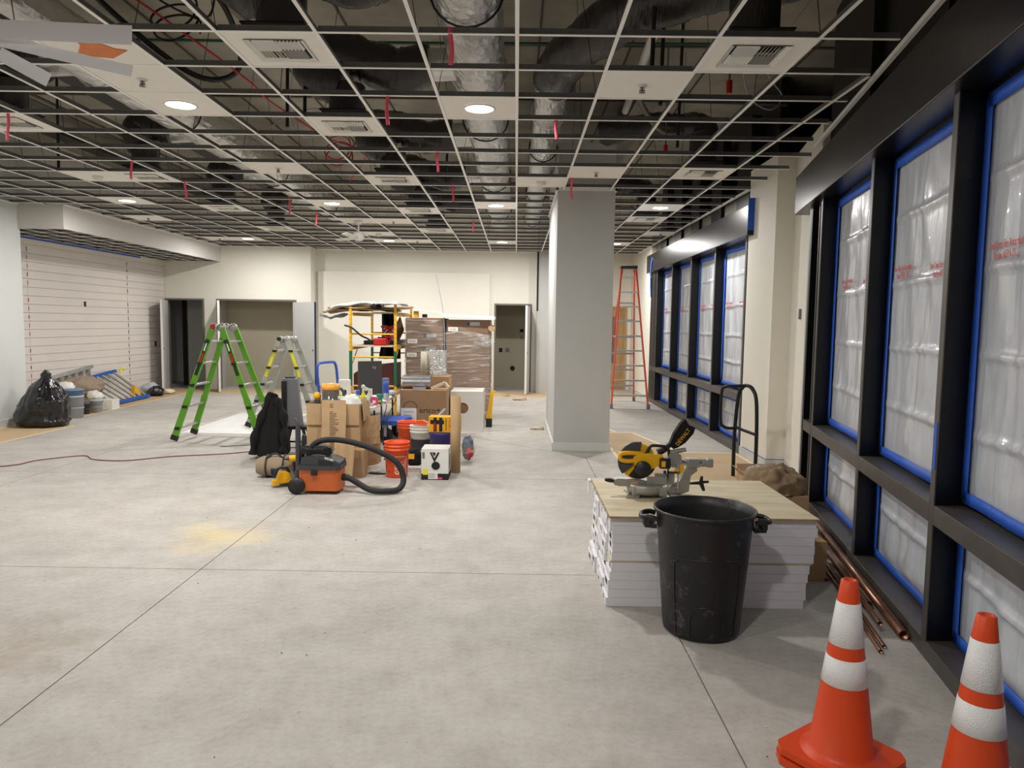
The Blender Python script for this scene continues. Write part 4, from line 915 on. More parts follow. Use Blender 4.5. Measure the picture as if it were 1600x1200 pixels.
# ================================================================== MULTI-POSITION LADDERS
def aladder(loc, H, spread, w0, w1, mrail, label, mrung, nr, labels=None, stk=None):
    t = thing('folding_ladder', label, 'ladder', loc)
    for s in (-1, 1):
        top = lambda q: Vector((s*.07, q*w1/2, H-.06)); bot = lambda q: Vector((s*spread/2, q*w0/2, .02))
        for q in (-1, 1):
            A, C = bot(q), top(q); mid = A.lerp(C, .36)
            o = B().beam(A, mid, .03, .085, up=(1,0,0)).beam(mid.lerp(A, .05), C, .032, .075, up=(1, 0, 0)).build('rail', mrail, t)
            if q == -1:
                e = mid.lerp(C, .35); f = mid.lerp(C, .85)
                B().beam(e+Vector((0, -.0175, 0)), f+Vector((0, -.0175, 0)), .003, .045, up=(1, 0, 0)).build('rail_sticker', stk or m_black, t)
                if mrail is m_green: B().beam(e.lerp(f, .3)+Vector((0, -.0195, 0)), e.lerp(f, .62)+Vector((0, -.0195, 0)), .002, .03, up=(1, 0, 0)).build('red_sticker_band', m_tarred, t); B().beam(e.lerp(f, .68)+Vector((0, -.0195, 0)), e.lerp(f, .95)+Vector((0, -.0195, 0)), .002, .018, up=(1, 0, 0)).build('white_sticker_band', m_inkw, t)
            B().beam(A-(C-A).normalized()*.0, A+(C-A).normalized()*.07, .042, .095, up=(1, 0, 0)).build('foot', m_rubber, t)
            B().lathe([(.0001, -.02), (.055, -.02), (.06, -.01), (.06, .01), (.055, .02), (.0001, .02)], n=20).build('hinge', m_cast, t).matrix_local = Matrix.Translation((s*.05, q*w1/2-.02*q, H-.045)) @ Matrix.Rotation(PI/2, 4, 'X')
        for k in range(nr):
            f = (k+.55)/nr*.97; c = Vector((s*(spread/2+(.07-spread/2)*f), 0, .02+(H-.08)*f)); hw = (w0+(w1-w0)*f)/2+.03
            B().box(c.x-.026, c.x+.026, -hw, hw, c.z-.014, c.z+.014).build('rung', mrung, t, bevel=.005)
            for q in (-1, 1): B().box(c.x-.03, c.x+.03, q*hw-.008, q*hw+.008, c.z-.018, c.z+.018).build('rung_cap', m_black, t)
    B().cyl((-.06, -w1/2-.03, H-.03), (-.06, -w1/2+.0, H-.03), .032, n=14).build('lock_knob', m_tarred if mrail is m_green else m_black, t)
    return t
aladder((-4.1, 10.2, 0), 1.62, 1.2, .62, .46, m_green, 'green fibreglass folding ladder standing open on the bare floor', m_alu, 5)
aladder((-3.62, 11.5, .008), 1.42, 1.08, .6, .42, m_alu, 'bare aluminium folding ladder standing open behind the black jacket', m_alu, 5, stk=m_spray)
# ================================================================== CENTRE CLUTTER
# black jacket over a stand
t = thing('jacket', 'black jacket draped over a stand left of the vacuum', 'jacket', (-2.98, 8.85, 0)); t.scale = (.84, .9, 1)
def jk(u, v):
    a = 2*PI*u; h = .06+.74*(1-v)**.85*1.0
    z = .03+.75*v
    rr = .25-.17*v**1.25+.03*nz(math.cos(a)*2, math.sin(a)*2, z*2)+.03*nz(math.cos(a)*4, math.sin(a)*4, z)*(1-v)
    if v > .93: rr *= (1-(v-.93)/.075)
    zz = z+.05*math.sin(a*2+.6)*(1-v)+.05*(1-v)*nz(math.cos(a)*3, math.sin(a)*3, 7)
    return (rr*math.cos(a)*1.05-.0+.05*(v-.5), rr*math.sin(a)*.75, max(.02, zz))
B().grid(jk, 64, 26).build('body', m_cloth, t, solid=.006)
B().tube(spline([(.07, -.02, .7), (.16, -.06, .6), (.21, -.1, .4), (.2, -.12, .2), (.18, -.12, .08)], 6), [.05+.02*math.sin(k*.9) for k in range(25)], 14).build('sleeve', m_cloth, t)
B().tube(spline([(-.02, -.02, .76), (-.1, -.1, .55), (-.2, -.15, .3), (-.24, -.16, .06)], 6), [.05+.015*math.sin(k*1.1) for k in range(19)], 14).build('sleeve', m_cloth, t)
B().tube(spline([(-.08, .02, .74), (-.02, -.05, .79), (.06, 0, .76), (.02, .06, .75)], 5), .025, 10).build('collar', m_cloth, t)
# tall grey machine on black stand
t = thing('sawhorse', 'low black folding stand under the tall grey case', 'stand', (-2.86, 9.25, 0))
B().box(-.12, .24, -.1, .1, .3, .34).build('top_beam', m_black, t, bevel=.004)
for s, q in ((-1, -1), (-1, 1), (1, -1), (1, 1)):
    B().beam((s*.1+.06, q*.07, .3), (s*.2+.06, q*.17, 0), .03, .03).build('leg', m_black, t)
B().beam((-.1, -.12, .15), (.24, -.12, .15), .02, .02).build('stretcher', m_black, t)
t = thing('equipment_case', 'tall tapered grey plastic case standing on the black stand', 'case', (-2.86, 9.25, .34), .15)
B().hexa([(-.11, -.1, 0), (.13, -.1, 0), (.13, .1, 0), (-.11, .1, 0), (-.11, -.08, .61), (.07, -.08, .61), (.07, .08, .61), (-.11, .08, .61)]).build('shell', m_grey, t, bevel=.01)
B().box(-.115, -.05, -.102, -.085, .03, .58).build('front_grille', m_black, t); B().box(-.08, .04, -.05, .05, .61, .635).build('carry_handle', m_dkgrey, t, bevel=.005)
t = thing('white_bucket', 'small white bucket on the floor behind the black stand', 'bucket', (-2.75, 9.95, 0))
B().lathe([(.0001, .003), (.11, .003), (.125, .26), (.132, .26), (.132, .28), (.12, .28), (.105, .02), (.0001, .02)], n=24).build('bucket_body', m_white, t)
B().tube(spline([(-.13, 0, .25), (-.08, -.12, .16), (.08, -.12, .16), (.13, 0, .25)], 5), .003, 5).build('bail_handle', m_wire, t)
# vacuum
t = thing('shop_vacuum', 'orange and dark grey shop vacuum with black hose on the floor', 'vacuum', (-1.9, 7.1, 0))
B().prism([(-.2, -.13), (-.17, -.155), (.16, -.155), (.2, -.12), (.2, .12), (.16, .155), (-.17, .155), (-.2, .13)], .035, .24).build('tank', m_vac, t, bevel=.02)
B().prism([(-.21, -.14), (-.18, -.165), (.17, -.165), (.21, -.13), (.21, .13), (.17, .165), (-.18, .165), (-.21, .14)], .24, .275).build('lid_rim', m_vacdk, t, bevel=.008)
B().prism([(-.19, .275), (-.17, .36), (-.02, .37), (.12, .345), (.2, .31), (.2, .275)], -.13, .13, 'y').build('motor_head', m_vacdk, t, bevel=.02)
for k in range(7): B().obox((-.0+k*.022, -.133, .32-k*.003), (.008, .006, .05-k*.005), (0, .35, 0)).build('vent_slot', m_black, t)
B().box(-.07, -.01, -.172, -.155, .19, .25).build('latch', m_black, t, bevel=.004)
B().box(.13, .14, -.12, .12, .3, .312).build('badge', m_lgrey, t)
text('RIDGID', .03, m_inkw, t, TF((.1, -.135, .345), (1, 0, -.25), (0, .6, 1)), squeeze=.9)
for s in (-1, 1):
    wq = B().lathe([(.0001, -.02), (.035, -.02), (.04, -.012), (.06, -.012), (.065, -.02), (.08, -.02), (.083, 0), (.08, .02), (.0001, .02)], n=28).build('wheel', m_black, t)
    wq.matrix_local = Matrix.Translation((-.21, s*.165, .084)) @ Matrix.Rotation(s*-PI/2, 4, 'X')
    for k in range(5):
        a = 2*PI*k/5; B().beam((0, 0, -.022), (.06*math.cos(a), .06*math.sin(a), -.018), .012, .006).build('spoke', m_dkgrey, wq)
B().sphere((.15, -.11, .03), .028, 12, 8).sphere((.15, .11, .03), .028, 12, 8).build('caster', m_black, t)
for r in range(5): B().tube([(.14*math.cos(a)-.05, (.085+.004*r)*math.sin(a), .385+.013*r+.006*math.sin(a*3+r)) for a in [2*PI*k/28 for k in range(28)]], .008, 6, closed=True).build('power_cord', m_rubber, t)
B().prism([(-.19, .44), (-.17, .46), (.05, .455), (.12, .42), (.1, .405), (.0, .43), (-.15, .43)], -.03, .03, 'y').build('carry_handle', m_vacdk, t, bevel=.008)
B().box(-.15, -.12, -.02, .02, .36, .44).build('handle_post', m_vacdk, t); B().box(.04, .08, -.02, .02, .35, .43).build('handle_post', m_vacdk, t)
B().cyl((-.235, -.02, .16), (-.235, -.02, .62), .026, n=14).cyl((-.235, -.02, .1), (-.235, -.02, .2), .034, n=14).build('wand', m_vacdk, t)
B().cyl((-.235, .06, .16), (-.2, .07, .55), .022, n=14).build('wand', m_vacdk, t)
B().tube(spline([(-.235, -.02, .62), (-.24, -.02, .68), (-.265, -.02, .73)], 4), [.02, .019, .018, .017, .016, .014, .012, .01, .006], 8).build('crevice_tool', m_dkgrey, t)
HP = [(.2, -.02, .15), (.27, -.03, .14), (.36, -.06, .1), (.5, -.12, .045), (.66, -.12, .035), (.77, -.05, .045), (.8, .02, .14), (.72, .04, .3), (.5, .04, .42), (.27, .04, .49), (.08, .02, .515), (-.05, 0, .49), (-.115, -.01, .42), (-.13, -.01, .35)]
P = spline(HP, 14)
B().tube(P, [.028+(.0022 if i % 2 else 0) for i in range(len(P))], 14).build('hose', m_rubber, t)
B().cyl((.18, -.02, .15), (.26, -.025, .145), .036, .034, n=16).build('hose_coupling', m_black, t)
# tool bag, circular saw, drill
t = thing('tool_bag', 'khaki and navy canvas tool bag on the floor beside the vacuum', 'tool bag', (-2.56, 7.75, 0), .1)
P = []
def tb(u, v):
    a = 2*PI*v; x = (u-.5)*.42; k = 1-.25*abs(2*u-1)**4; r = .115*k
    y = r*1.15*math.cos(a); z = .11+r*.95*math.sin(a)*(1.05 if math.sin(a) > 0 else .95)
    if math.sin(a) > .8: z += .012*(1-abs(2*u-1))
    return (x+.0, y+.006*nz(x*20, a*2), max(.003, z))
B().grid(tb, 16, 28).add([tb(0, k/28) for k in range(28)], [tuple(range(28))]).add([tb(1, k/28) for k in range(28)], [tuple(range(27, -1, -1))]).build('bag_body', m_khaki, t)
B().grid(lambda u, v: (lambda p: (p[0]*.42, p[1]*1.03, p[2]*1.02+.001))(tb(.25+.5*u, .5+.42*v)), 8, 14).build('side_panel', m_navy, t, solid=.003)
for x in (-.1, .08): B().tube([(x, (.14)*math.cos(a), .115+.122*math.sin(a)) for a in [PI*1.6-PI*1.75*k/20 for k in range(21)]], .009, 6).build('strap', m_black, t)
B().tube([(x, -.06, .2+.06*math.sin(PI*(x+.1)/.18)) for x in [-.1+.018*k for k in range(11)]], .01, 7).build('handle', m_black, t)
t = thing('circular_saw', 'yellow and silver cordless circular saw in front of the tool bag', 'circular saw', (-2.33, 7.3, 0), .5+PI)
B().box(-.14, .14, -.06, .06, .0, .006).build('base_plate', m_cast, t)
B().prism(arcpoly(0, .085, .001, .092, 0, PI*2, 30), -.05, -.02, 'y').build('blade_guard', m_cast, t, bevel=.006)
B().prism([(-.05, .05), (.08, .04), (.1, .1), (.06, .16), (-.02, .15)], -.015, .06, 'y').build('motor_housing', m_yellow, t, bevel=.012)
B().tube(spline([(-.03, .02, .14), (.0, .02, .19), (.08, .02, .185), (.12, .02, .1)], 5), .016, 8).build('grip', m_black, t); B().box(.08, .14, 0, .06, .02, .08).build('battery', m_yellow, t, bevel=.006)
t = thing('cordless_drill', 'yellow cordless drill standing between the bag and the vacuum', 'drill', (-2.32, 7.62, 0), .3)
B().box(-.045, .045, -.04, .04, 0, .055).build('battery', m_black, t, bevel=.008); B().beam((0, 0, .05), (-.015, 0, .19), .045, .035).build('grip', m_black, t, bevel=.008)
B().cyl((.06, 0, .225), (-.07, 0, .225), .036, n=16).build('motor_body', m_yellow, t, bevel=.006); B().cyl((-.07, 0, .225), (-.12, 0, .225), .022, .014, n=12).build('chuck', m_dkgrey, t)
# tall battered carton with leaning printed panel
t = thing('cardboard_carton', 'tall battered open carton holding a jug and a hard hat', 'carton', (-2.0, 8.15, 0), .03)
w2, d2, h = .29, .24, .78
def wob(x, z, s): return .006*nz(x*3+s, z*3)
for (nm, f) in (('front_side', lambda u, v: ((u-.5)*2*w2, -d2+wob(u, v, 1), v*h)), ('back_side', lambda u, v: ((u-.5)*2*w2, d2+wob(u, v, 2), v*h)), ('left_side', lambda u, v: (-w2+wob(u, v, 3), (u-.5)*2*d2, v*h)), ('right_side', lambda u, v: (w2+wob(u, v, 4)*2, (u-.5)*2*d2, v*h))):
    B().grid(f, 8, 10, 0, False).build(nm, m_kraft2, t, solid=.005)
B().box(-w2, w2, -d2, d2, .56, .565).build('inner_floor', m_kraft, t)
B().grid(lambda u, v: ((u-.5)*2*w2*.98, -d2-.008-.012*v+.003*nz(u*4, v*4), h-.23*v), 6, 4, 0, False).build('folded_flap', m_kraft2, t, solid=.004)
B().grid(lambda u, v: (w2+.02+.02*v+.01*nz(u*4, v*4, 2), (u-.5)*2*d2*.9, h-.19*v), 6, 4, 0, False).build('folded_flap', m_kraft2, t, solid=.004)
t = thing('leaning_cardboard', 'long flattened printed cardboard piece leaning on the tall carton', 'cardboard', (-1.98, 7.8, 0), .02)
B().grid(lambda u, v: (-.13+.26*u+.03*(1-v)+.015*nz(v*3, u), .0+.09*v-.03*math.sin(v*PI), .005+.82*v), 3, 16, 0, False).build('board', m_kraft2, t, solid=.004)
for k in range(30):
    z = .78-k*.0165
    if k in (3, 4, 21, 22): continue
    L = .05+.05*random.random() if k > 5 else .04
    v = (z-.005)/.82; y = .09*v-.03*math.sin(v*PI)-.0035
    B().box(-.0+.03*(1-v)-.045, .03*(1-v)-.045+L, y-.0012, y, z-.003, z+.003).build('print_line', m_brownink, t)
t = thing('leaning_cardboard', 'short crumpled cardboard piece propped against the foot of the tall carton', 'cardboard', (-1.83, 7.62, 0), -.12)
B().grid(lambda u, v: (-.12+.24*u, .03*math.sin(u*5)+.1*v, .003+.4*v), 8, 8).build('board', m_kraft2, t, solid=.004)
carton('cardboard_carton', -1.79, -1.62, 7.74, 7.92, .3, m_kraft, 'small narrow crumpled carton at the right foot of the tall carton')
for k_, (x_, z0_, z1_, a_) in enumerate(((-1.66, .3, .62, .5), (-1.6, .05, .38, .9), (-1.69, .45, .72, .2))):
    o = B().grid(lambda u, v: ((u-.5)*.26+.02*nz(u*3, v*3, k_), .03*math.sin(u*6+v*2+k_), z0_+(z1_-z0_)*v+.02*u), 5, 4, 0, False).build('crushed_cardboard', m_kraft2 if k_ != 1 else m_kraft, solid=.005); o.location = (x_, 8.1+.08*k_, 0); o.rotation_euler = (0, -.12*k_+.05, a_)
    tag(o, 'crushed cardboard flap at the right of the tall carton, %s' % ['middle one', 'lowest one', 'uppermost one'][k_], 'cardboard')
# items in the carton
t = thing('dust_canister', 'smoky clear canister with orange lid standing in the tall carton', 'canister', (-2.07, 8.1, .566))
B().lathe([(.0001, 0), (.085, 0), (.09, .02), (.095, .36), (.0001, .36)], n=24).build('canister_body', mat('smoky_clear', (96, 92, 86), .15, coat=.5, var=.3, scale=9), t)
B().lathe([(.095, .35), (.105, .36), (.107, .395), (.09, .42), (.0001, .425)], n=24).build('lid', mat('orange_lid', (240, 168, 70), .4), t)
B().tube(spline([(.11, 0, .37), (.15, 0, .3), (.14, 0, .05)], 5), .018, 8).build('side_handle', m_dkgrey, t)
t = thing('hard_hat', 'white hard hat lying on top of the tall carton', 'hard hat', (-1.87, 8.12, .566), .6)
B().lathe([(.15, .165), (.14, .17), (.13, .18), (.115, .24), (.08, .275), (.03, .29), (.0001, .29)], n=28, fn=lambda q, a, z: (q[0]*(1.15 if math.cos(a) > 0 else 1), q[1]*.88, q[2])).build('shell', m_white, t)
B().box(-.13, .12, -.012, .012, .25, .283).build('crown_ridge', m_white, t, bevel=.006)
B().cyl((0, 0, 0), (0, 0, .166), .1, n=16).build('head_band', m_dkgrey, t)
t = thing('safety_vest', 'bright yellow green vest bundle at the edge of the tall carton', 'vest', (-2.0, 8.3, .566)); lump('cloth', (0, 0, .16), .11, (1.2, .8, 1), mat('hi_vis_yellow', (204, 226, 50), .7), '', '', 2, .3, parent=t)
t = thing('work_light', 'small yellow clip tool sitting at the left rim of the tall carton', 'tool', (-2.22, 8.1, .566)); B().box(-.03, .03, -.03, .03, 0, .25).build('body', m_dkgrey, t, bevel=.01); B().sphere((0, 0, .28), .045, 12, 8).build('head', m_yellow, t)
# lime hose scrap
pipe('lime_strap', [(-2.95, 10.3, .3), (-2.9, 10.2, .36), (-2.75, 10.2, .38), (-2.62, 10.25, .33)], .02, mat('lime_green', (206, 226, 60), .5), 'curved lime green strap on the white bucket behind the carton', 'strap', 8, True)
# near orange bucket
def bucket(loc, m, label, rim=.15, h=.37, cat='bucket', group=None, rz=0):
    t = thing('bucket', label, cat, loc, rz, group)
    B().lathe([(.0001, .004), (rim-.028, .004), (rim-.024, .01), (rim-.01, h-.09), (rim-.002, h-.088), (rim-.002, h-.075), (rim-.009, h-.074), (rim-.008, h-.05), (rim, h-.048), (rim, h-.038), (rim-.007, h-.036), (rim-.006, h-.012), (rim+.002, h-.01), (rim+.002, h), (rim-.006, h), (rim-.014, h-.05), (rim-.034, .02), (.0001, .02)], n=40).build('bucket_body', m, t)
    B().tube(spline([(-rim, 0, h-.06), (-rim*.8, -rim*.75, h-.14), (0, -rim-.012, h-.2), (rim*.8, -rim*.75, h-.14), (rim, 0, h-.06)], 6), .003, 5).build('bail_handle', m_wire, t)
    return t
t = bucket((-1.285, 7.85, 0), m_bucket, 'orange plastic bucket with white diamond logo in front of the table', .14, .385)
# curved logo patch: square outline plus stencil words following the wall
def on_wall(px, pz, r=.1265): 
    a = -PI/2+px/r; return (r*math.cos(a)*1.012, r*math.sin(a)*1.012, pz)
def wrap_text(st, size, cx, cz, rot, parent, m, r0=.127):
    cu = bpy.data.curves.new('t', 'FONT'); cu.body = st; cu.size = size; cu.align_x = 'CENTER'; cu.align_y = 'CENTER'; cu.resolution_u = 2
    o = bpy.data.objects.new('t', cu); COL.objects.link(o); me = bpy.data.meshes.new_from_object(o.evaluated_get(bpy.context.evaluated_depsgraph_get())); bpy.data.objects.remove(o); bpy.data.curves.remove(cu)
    for v in me.vertices:
        x, y = v.co.x, v.co.y; X = x*math.cos(rot)-y*math.sin(rot)+cx; Z = x*math.sin(rot)+y*math.cos(rot)+cz
        rr = r0-.012*(1-Z/.3)+.002; a = -PI/2+X/rr; v.co = (rr*math.cos(a), rr*math.sin(a), Z)
    me.materials.clear(); me.materials.append(m); o = bpy.data.objects.new('lettering', me); COL.objects.link(o); o.parent = parent
for (w_, cx_, cz_, s_) in (('THE', .045, .2, .035), ('HOME', .06, .15, .055), ('DEPOT', .075, .105, .055)): wrap_text(w_, s_, cx_, cz_, .75, t, m_inkw)
b = B(); n_ = 12
for (x0, z0, x1, z1) in ((.0, .05, .0, .235), (.0, .235, .13, .235), (.13, .235, .13, .05), (.13, .05, .0, .05)):
    pts = []
    for k in range(n_+1):
        X = x0+(x1-x0)*k/n_; Z = z0+(z1-z0)*k/n_; rr = .129-.012*(1-Z/.3); a = -PI/2+X/rr; pts.append((rr*math.cos(a), rr*math.sin(a), Z))
    b.tube(pts, .0018, 4)
b.build('logo_outline', m_inkw, t)
wrap_text("LET'S\nDO\nTHIS", .026, -.065, .2, 0, t, m_inkb); wrap_text('5', .04, -.07, .07, 0, t, m_inkb)
# black strip on the floor
o = B().prism([(-1.62, 7.95), (-1.5, 7.9), (-1.42, 7.93), (-1.5, 7.97), (-1.6, 8.0)], .001, .012).build('black_strap', m_black); tag(o, 'flat black nozzle lying between the carton and the orange bucket', 'nozzle')
# table
t = thing('folding_table', 'low white plastic folding table crowded with bottles and cans', 'table', (-2.22, 10.35, 0), .0)
B().prism([(-.38, -.88), (-.34, -.92), (.32, -.92), (.37, -.86), (.37, .86), (.33, .92), (-.34, .92), (-.38, .88)], .52, .56).build('tabletop', mat('off_white_tabletop', (226, 220, 206), .5, var=.05), t, bevel=.01)
for y in (-.72, .72):
    for x in (-.3, .17, .34): B().cyl((x, y, .0), (x, y, .52), .013, n=10).build('leg', m_steelblk, t)
    B().cyl((-.3, y, .014), (.34, y, .014), .012, n=8).build('foot_bar', m_steelblk, t)
B().beam((.17, -.72, .4), (.1, -.2, .51), .012, .012).beam((.1, -.72, .49), (.3, -.72, .42), .01, .01).build('brace', m_steelblk, t)
ZT = .5605
def on_table(x, y): return (x, y, ZT)
t = thing('monitor', 'dark grey computer screen seen from the back on the table', 'monitor', on_table(-2.13, 10.6), .55)
B().box(-.18, .18, -.015, .02, .05, .55).build('back_panel', mat('brushed_dark_grey', (84, 84, 86), .35, metal=.5), t, bevel=.008)
B().box(-.04, .04, .02, .04, 0, .3).box(-.12, .12, -.06, .1, 0, .012).build('stand', m_dkgrey, t)
text('hp', .06, m_lgrey, t, TF((.06, -.0165, .46), *FRONT))
def bx(name, x, y, w_, d_, h_, m, label, rz=0, cat='box', z=ZT):
    t = thing(name, label, cat, (x, y, z), rz); B().box(-w_/2, w_/2, -d_/2, d_/2, 0, h_).build('body', m, t, bevel=.003); return t
t = bx('white_box', -2.42, 10.25, .15, .12, .3, m_white, 'upright white box left of the dark grey screen'); B().box(.0, .04, -.063, -.06, .1, .16).build('print_patch', m_inkb, t)
t = bx('slate_box', -1.93, 10.75, .09, .12, .29, m_slate, 'tall slate blue box at the right end of the table')
def bottle(name, x, y, prof, m, capm, label, cap, extra=None, cat='bottle'):
    t = thing(name, label, cat, on_table(x, y)); B().lathe([(.0001, 0)]+prof, n=20).build('bottle_body', m, t); B().lathe(cap, n=16).build('cap', capm, t)
    return t
t = bottle('spray_can', -1.87, 10.45, [(.034, 0), (.036, .01), (.036, .14), (.036, .16)], m_lgrey, m_blue, 'tall blue and white aerosol can at the table edge', [(.037, .16), (.037, .21), (.034, .26), (.0001, .262)], cat='aerosol can')
B().lathe([(.0365, .1), (.0365, .21)], n=20).build('blue_band', m_blue, t)
t = bottle('white_canister', -2.5, 9.75, [(.035, 0), (.037, .005), (.036, .165)], m_white, m_white, 'white cylindrical canister on the table behind the hard hat', [(.038, .165), (.038, .18), (.0001, .182)], cat='canister')
t = bottle('blue_bottle', -2.12, 9.72, [(.035, 0), (.04, .01), (.04, .1), (.02, .15)], m_sky, m_blue, 'light blue bottle with dark blue cap on the table', [(.022, .15), (.024, .2), (.0001, .205)])
t = bottle('blue_tin', -2.1, 9.5, [(.04, 0), (.04, .005), (.04, .105)], m_blue, m_blue, 'short bright blue tin at the near table edge', [(.041, .105), (.041, .115), (.0001, .116)], cat='tin')
t = thing('spray_bottle', 'yellow spray bottle with white trigger at the near table edge', 'bottle', on_table(-2.0, 9.51))
B().prism([(-.045, -.025), (-.04, -.035), (.04, -.035), (.045, -.025), (.045, .025), (.04, .035), (-.04, .035), (-.045, .025)], 0, .14).lathe([(.038, .14), (.02, .18), (.016, .2)], n=16).build('bottle_body', m_spray, t, bevel=.004)
B().box(.0, .046, -.037, -.03, .02, .13).build('label_patch', m_lgrey, t); B().cyl((0, 0, .19), (0, 0, .25), .015, n=12).sphere((0, 0, .27), .028, 12, 8).prism([(0, .23), (.06, .22), (.07, .25), (.0, .28)], -.012, .012, 'y').build('trigger_head', m_white, t)
t = thing('spray_bottle', 'white spray trigger bottle behind the yellow one', 'bottle', on_table(-1.98, 9.8)); B().lathe([(.0001, 0), (.036, 0), (.036, .13), (.014, .17), (.014, .2)], n=16).build('bottle_body', m_white, t); B().box(-.05, .04, -.012, .012, .19, .22).box(.02, .04, -.012, .012, .12, .19).build('trigger_head', m_white, t)
t = bx('card_box', -1.9, 9.75, .09, .05, .11, m_pink, 'small pink patterned box on the table'); B().box(-.02, .02, -.027, -.025, .03, .07).build('print_patch', m_inkw, t)
t = bx('card_box', -1.87, 9.95, .07, .1, .13, m_teal, 'teal and green patterned box on the table', .3); B().box(-.02, .02, -.052, -.05, .02, .05).build('print_patch', m_spray, t)
bx('small_parts_box', -1.93, 9.62, .08, .05, .035, m_lgrey, 'flat grey parts box lying at the table edge')
lump('rag', (-1.9, 11.1, .6), .05, (1.5, 1.2, .8), m_lgrey, 'crumpled white rag at the far right table corner', 'rag', 4, .3, n=16, k=10)
for k, P in enumerate([[(-1.87, 9.9, .575), (-1.83, 9.85, .57), (-1.8, 9.75, .4), (-1.78, 9.7, .2), (-1.77, 9.7, .02)], [(-1.86, 10.1, .575), (-1.8, 10.1, .52), (-1.78, 9.8, .35), (-1.74, 9.65, .02), (-1.5, 9.7, .012)], [(-1.86, 10.9, .575), (-1.8, 10.9, .52), (-1.74, 9.8, .35), (-1.66, 9.7, .1), (-1.6, 9.6, .012)]]):
    pipe('cable', P, .006, m_rubber, 'black cable hanging off the right side of the table, %s' % ['nearest', 'middle', 'farthest'][k], 'cable', 6, True)
# blue platform cart
t = thing('platform_cart', 'blue platform cart with loop handle under the folding table', 'cart', (-2.16, 10.44, 0), -.262)
B().prism([(-.62, -.26), (-.58, -.3), (.56, -.3), (.62, -.24), (.62, .24), (.56, .3), (-.58, .3), (-.62, .26)], .25, .31).build('deck', m_blue, t, bevel=.012)
for s in (-1, 1):
    for q in (-1, 1):
        x, y = s*.42, q*.21
        B().box(x-.04, x+.04, y-.035, y+.035, .235, .25).box(x-.02, x+.02, y-.034, y-.028, .08, .24).box(x-.02, x+.02, y+.028, y+.034, .08, .24).build('caster_fork', m_lgrey, t)
        wq = B().lathe([(.0001, -.02), (.06, -.02), (.095, -.024), (.1, 0), (.095, .024), (.06, .02), (.0001, .02)], n=24).build('wheel', m_rubber, t); wq.matrix_local = Matrix.Translation((x, y, .101)) @ Matrix.Rotation(PI/2, 4, 'X')
B().tube(spline([(-.58, -.26, .31), (-.59, -.27, .6), (-.62, -.28, .95), (-.63, -.24, 1.06), (-.63, -.15, 1.08), (-.63, .15, 1.08), (-.63, .24, 1.06), (-.62, .28, .95), (-.59, .27, .6), (-.58, .26, .31)], 5), .02, 10).tube([(-.6, -.27, .74), (-.6, .27, .74)], .014, 8).build('loop_handle', m_blue, t)
# orange level or strap under handle
o = B().beam((-2.75, 10.9, .313), (-2.5, 10.9, .6), .05, .02).build('orange_tool', m_tarred); tag(o, 'short red orange tool leaning behind the table top', 'tool')
# scaffold
t = thing('scaffold', 'yellow and green steel rolling scaffold piled with debris', 'scaffold', (-2.36, 12.0, 0), .0)
for x in (-.37, .37):
    for y in (0, 1.8):
        B().box(x-.02, x+.02, y-.02, y+.02, .12, .62, 0).box(x-.022, x+.022, y-.022, y+.022, .62, 1.2, 1).box(x-.02, x+.02, y-.02, y+.02, 1.2, 1.98, 0).build('post', [m_scaf, m_scafg], t)
        for k in range(9): B().box(x-.006, x+.006, y-.0215, y-.02, 1.26+k*.075, 1.272+k*.075).build('pin_hole', m_dark, t)
        wq = B().lathe([(.0001, -.015), (.055, -.015), (.06, 0), (.055, .015), (.0001, .015)], n=18).build('caster', m_rubber, t); wq.matrix_local = Matrix.Translation((x, y, .0605)) @ Matrix.Rotation(PI/2, 4, 'X')
for y in (0, 1.8):
    for z in (.35, .62, 1.1, 1.48): B().cyl((-.35, y, z), (.35, y, z), .014, n=8).build('rung', m_scaf, t)
for z in (.5, 1.27, 1.83):
    for x in (-.35, .35): B().box(x-.012, x+.012, .02, 1.78, z-.05, z).build('side_rail', m_scaf, t)
    B().box(-.33, .33, .0, 1.8, z, z+.02).build('platform', m_ply, t)
for (x, z) in ((-.35, 1.0), (.35, 1.0)): B().beam((x, .05, z), (x, .45, z+.24), .012, .02).build('brace', m_scaf, t)
# debris on the top platform: bent flattened boards
def board(P, w_, m, label, th=.02, seed=0, cat='cardboard', nm='flattened_board'):
    """P centre line, width along y"""
    Q = spline(P, 5)
    def f(u, v):
        k = u*(len(Q)-1); i = min(int(k), len(Q)-2); p = Q[i].lerp(Q[i+1], k-i)
        return (p.x, p.y+(v-.5)*w_, p.z+.045*nz(u*4+seed, v*3, seed))
    o = B().grid(f, 14, 6).build(nm, m, solid=th); return tag(o, label, cat)
board([(-3.2, 12.3, 1.84), (-2.9, 12.3, 1.885), (-2.4, 12.3, 1.885), (-1.98, 12.35, 1.885)], .5, m_kraft, 'flattened brown board on the scaffold top with its left end drooping', seed=1)
board([(-3.1, 12.15, 1.9), (-2.75, 12.15, 1.93), (-2.3, 12.2, 1.92), (-1.75, 12.25, 1.93)], .35, m_kraft2, 'bent pale cardboard board on the scaffold top', seed=4)
board([(-3.05, 12.0, 1.88), (-2.8, 12.05, 1.96), (-2.45, 12.05, 1.985), (-2.2, 12.1, 1.955)], .2, m_white, 'curled white strip on top of the scaffold pile, left', seed=6)
board([(-2.3, 12.0, 1.97), (-2.05, 12.0, 1.985), (-1.8, 12.0, 1.97)], .25, m_lgrey, 'curled light grey strip on top of the scaffold pile, right', seed=9)
board([(-3.25, 12.2, 1.78), (-3.1, 12.2, 1.745), (-2.85, 12.2, 1.81)], .3, m_grey, 'torn grey sheet hanging off the left end of the scaffold top', seed=12)
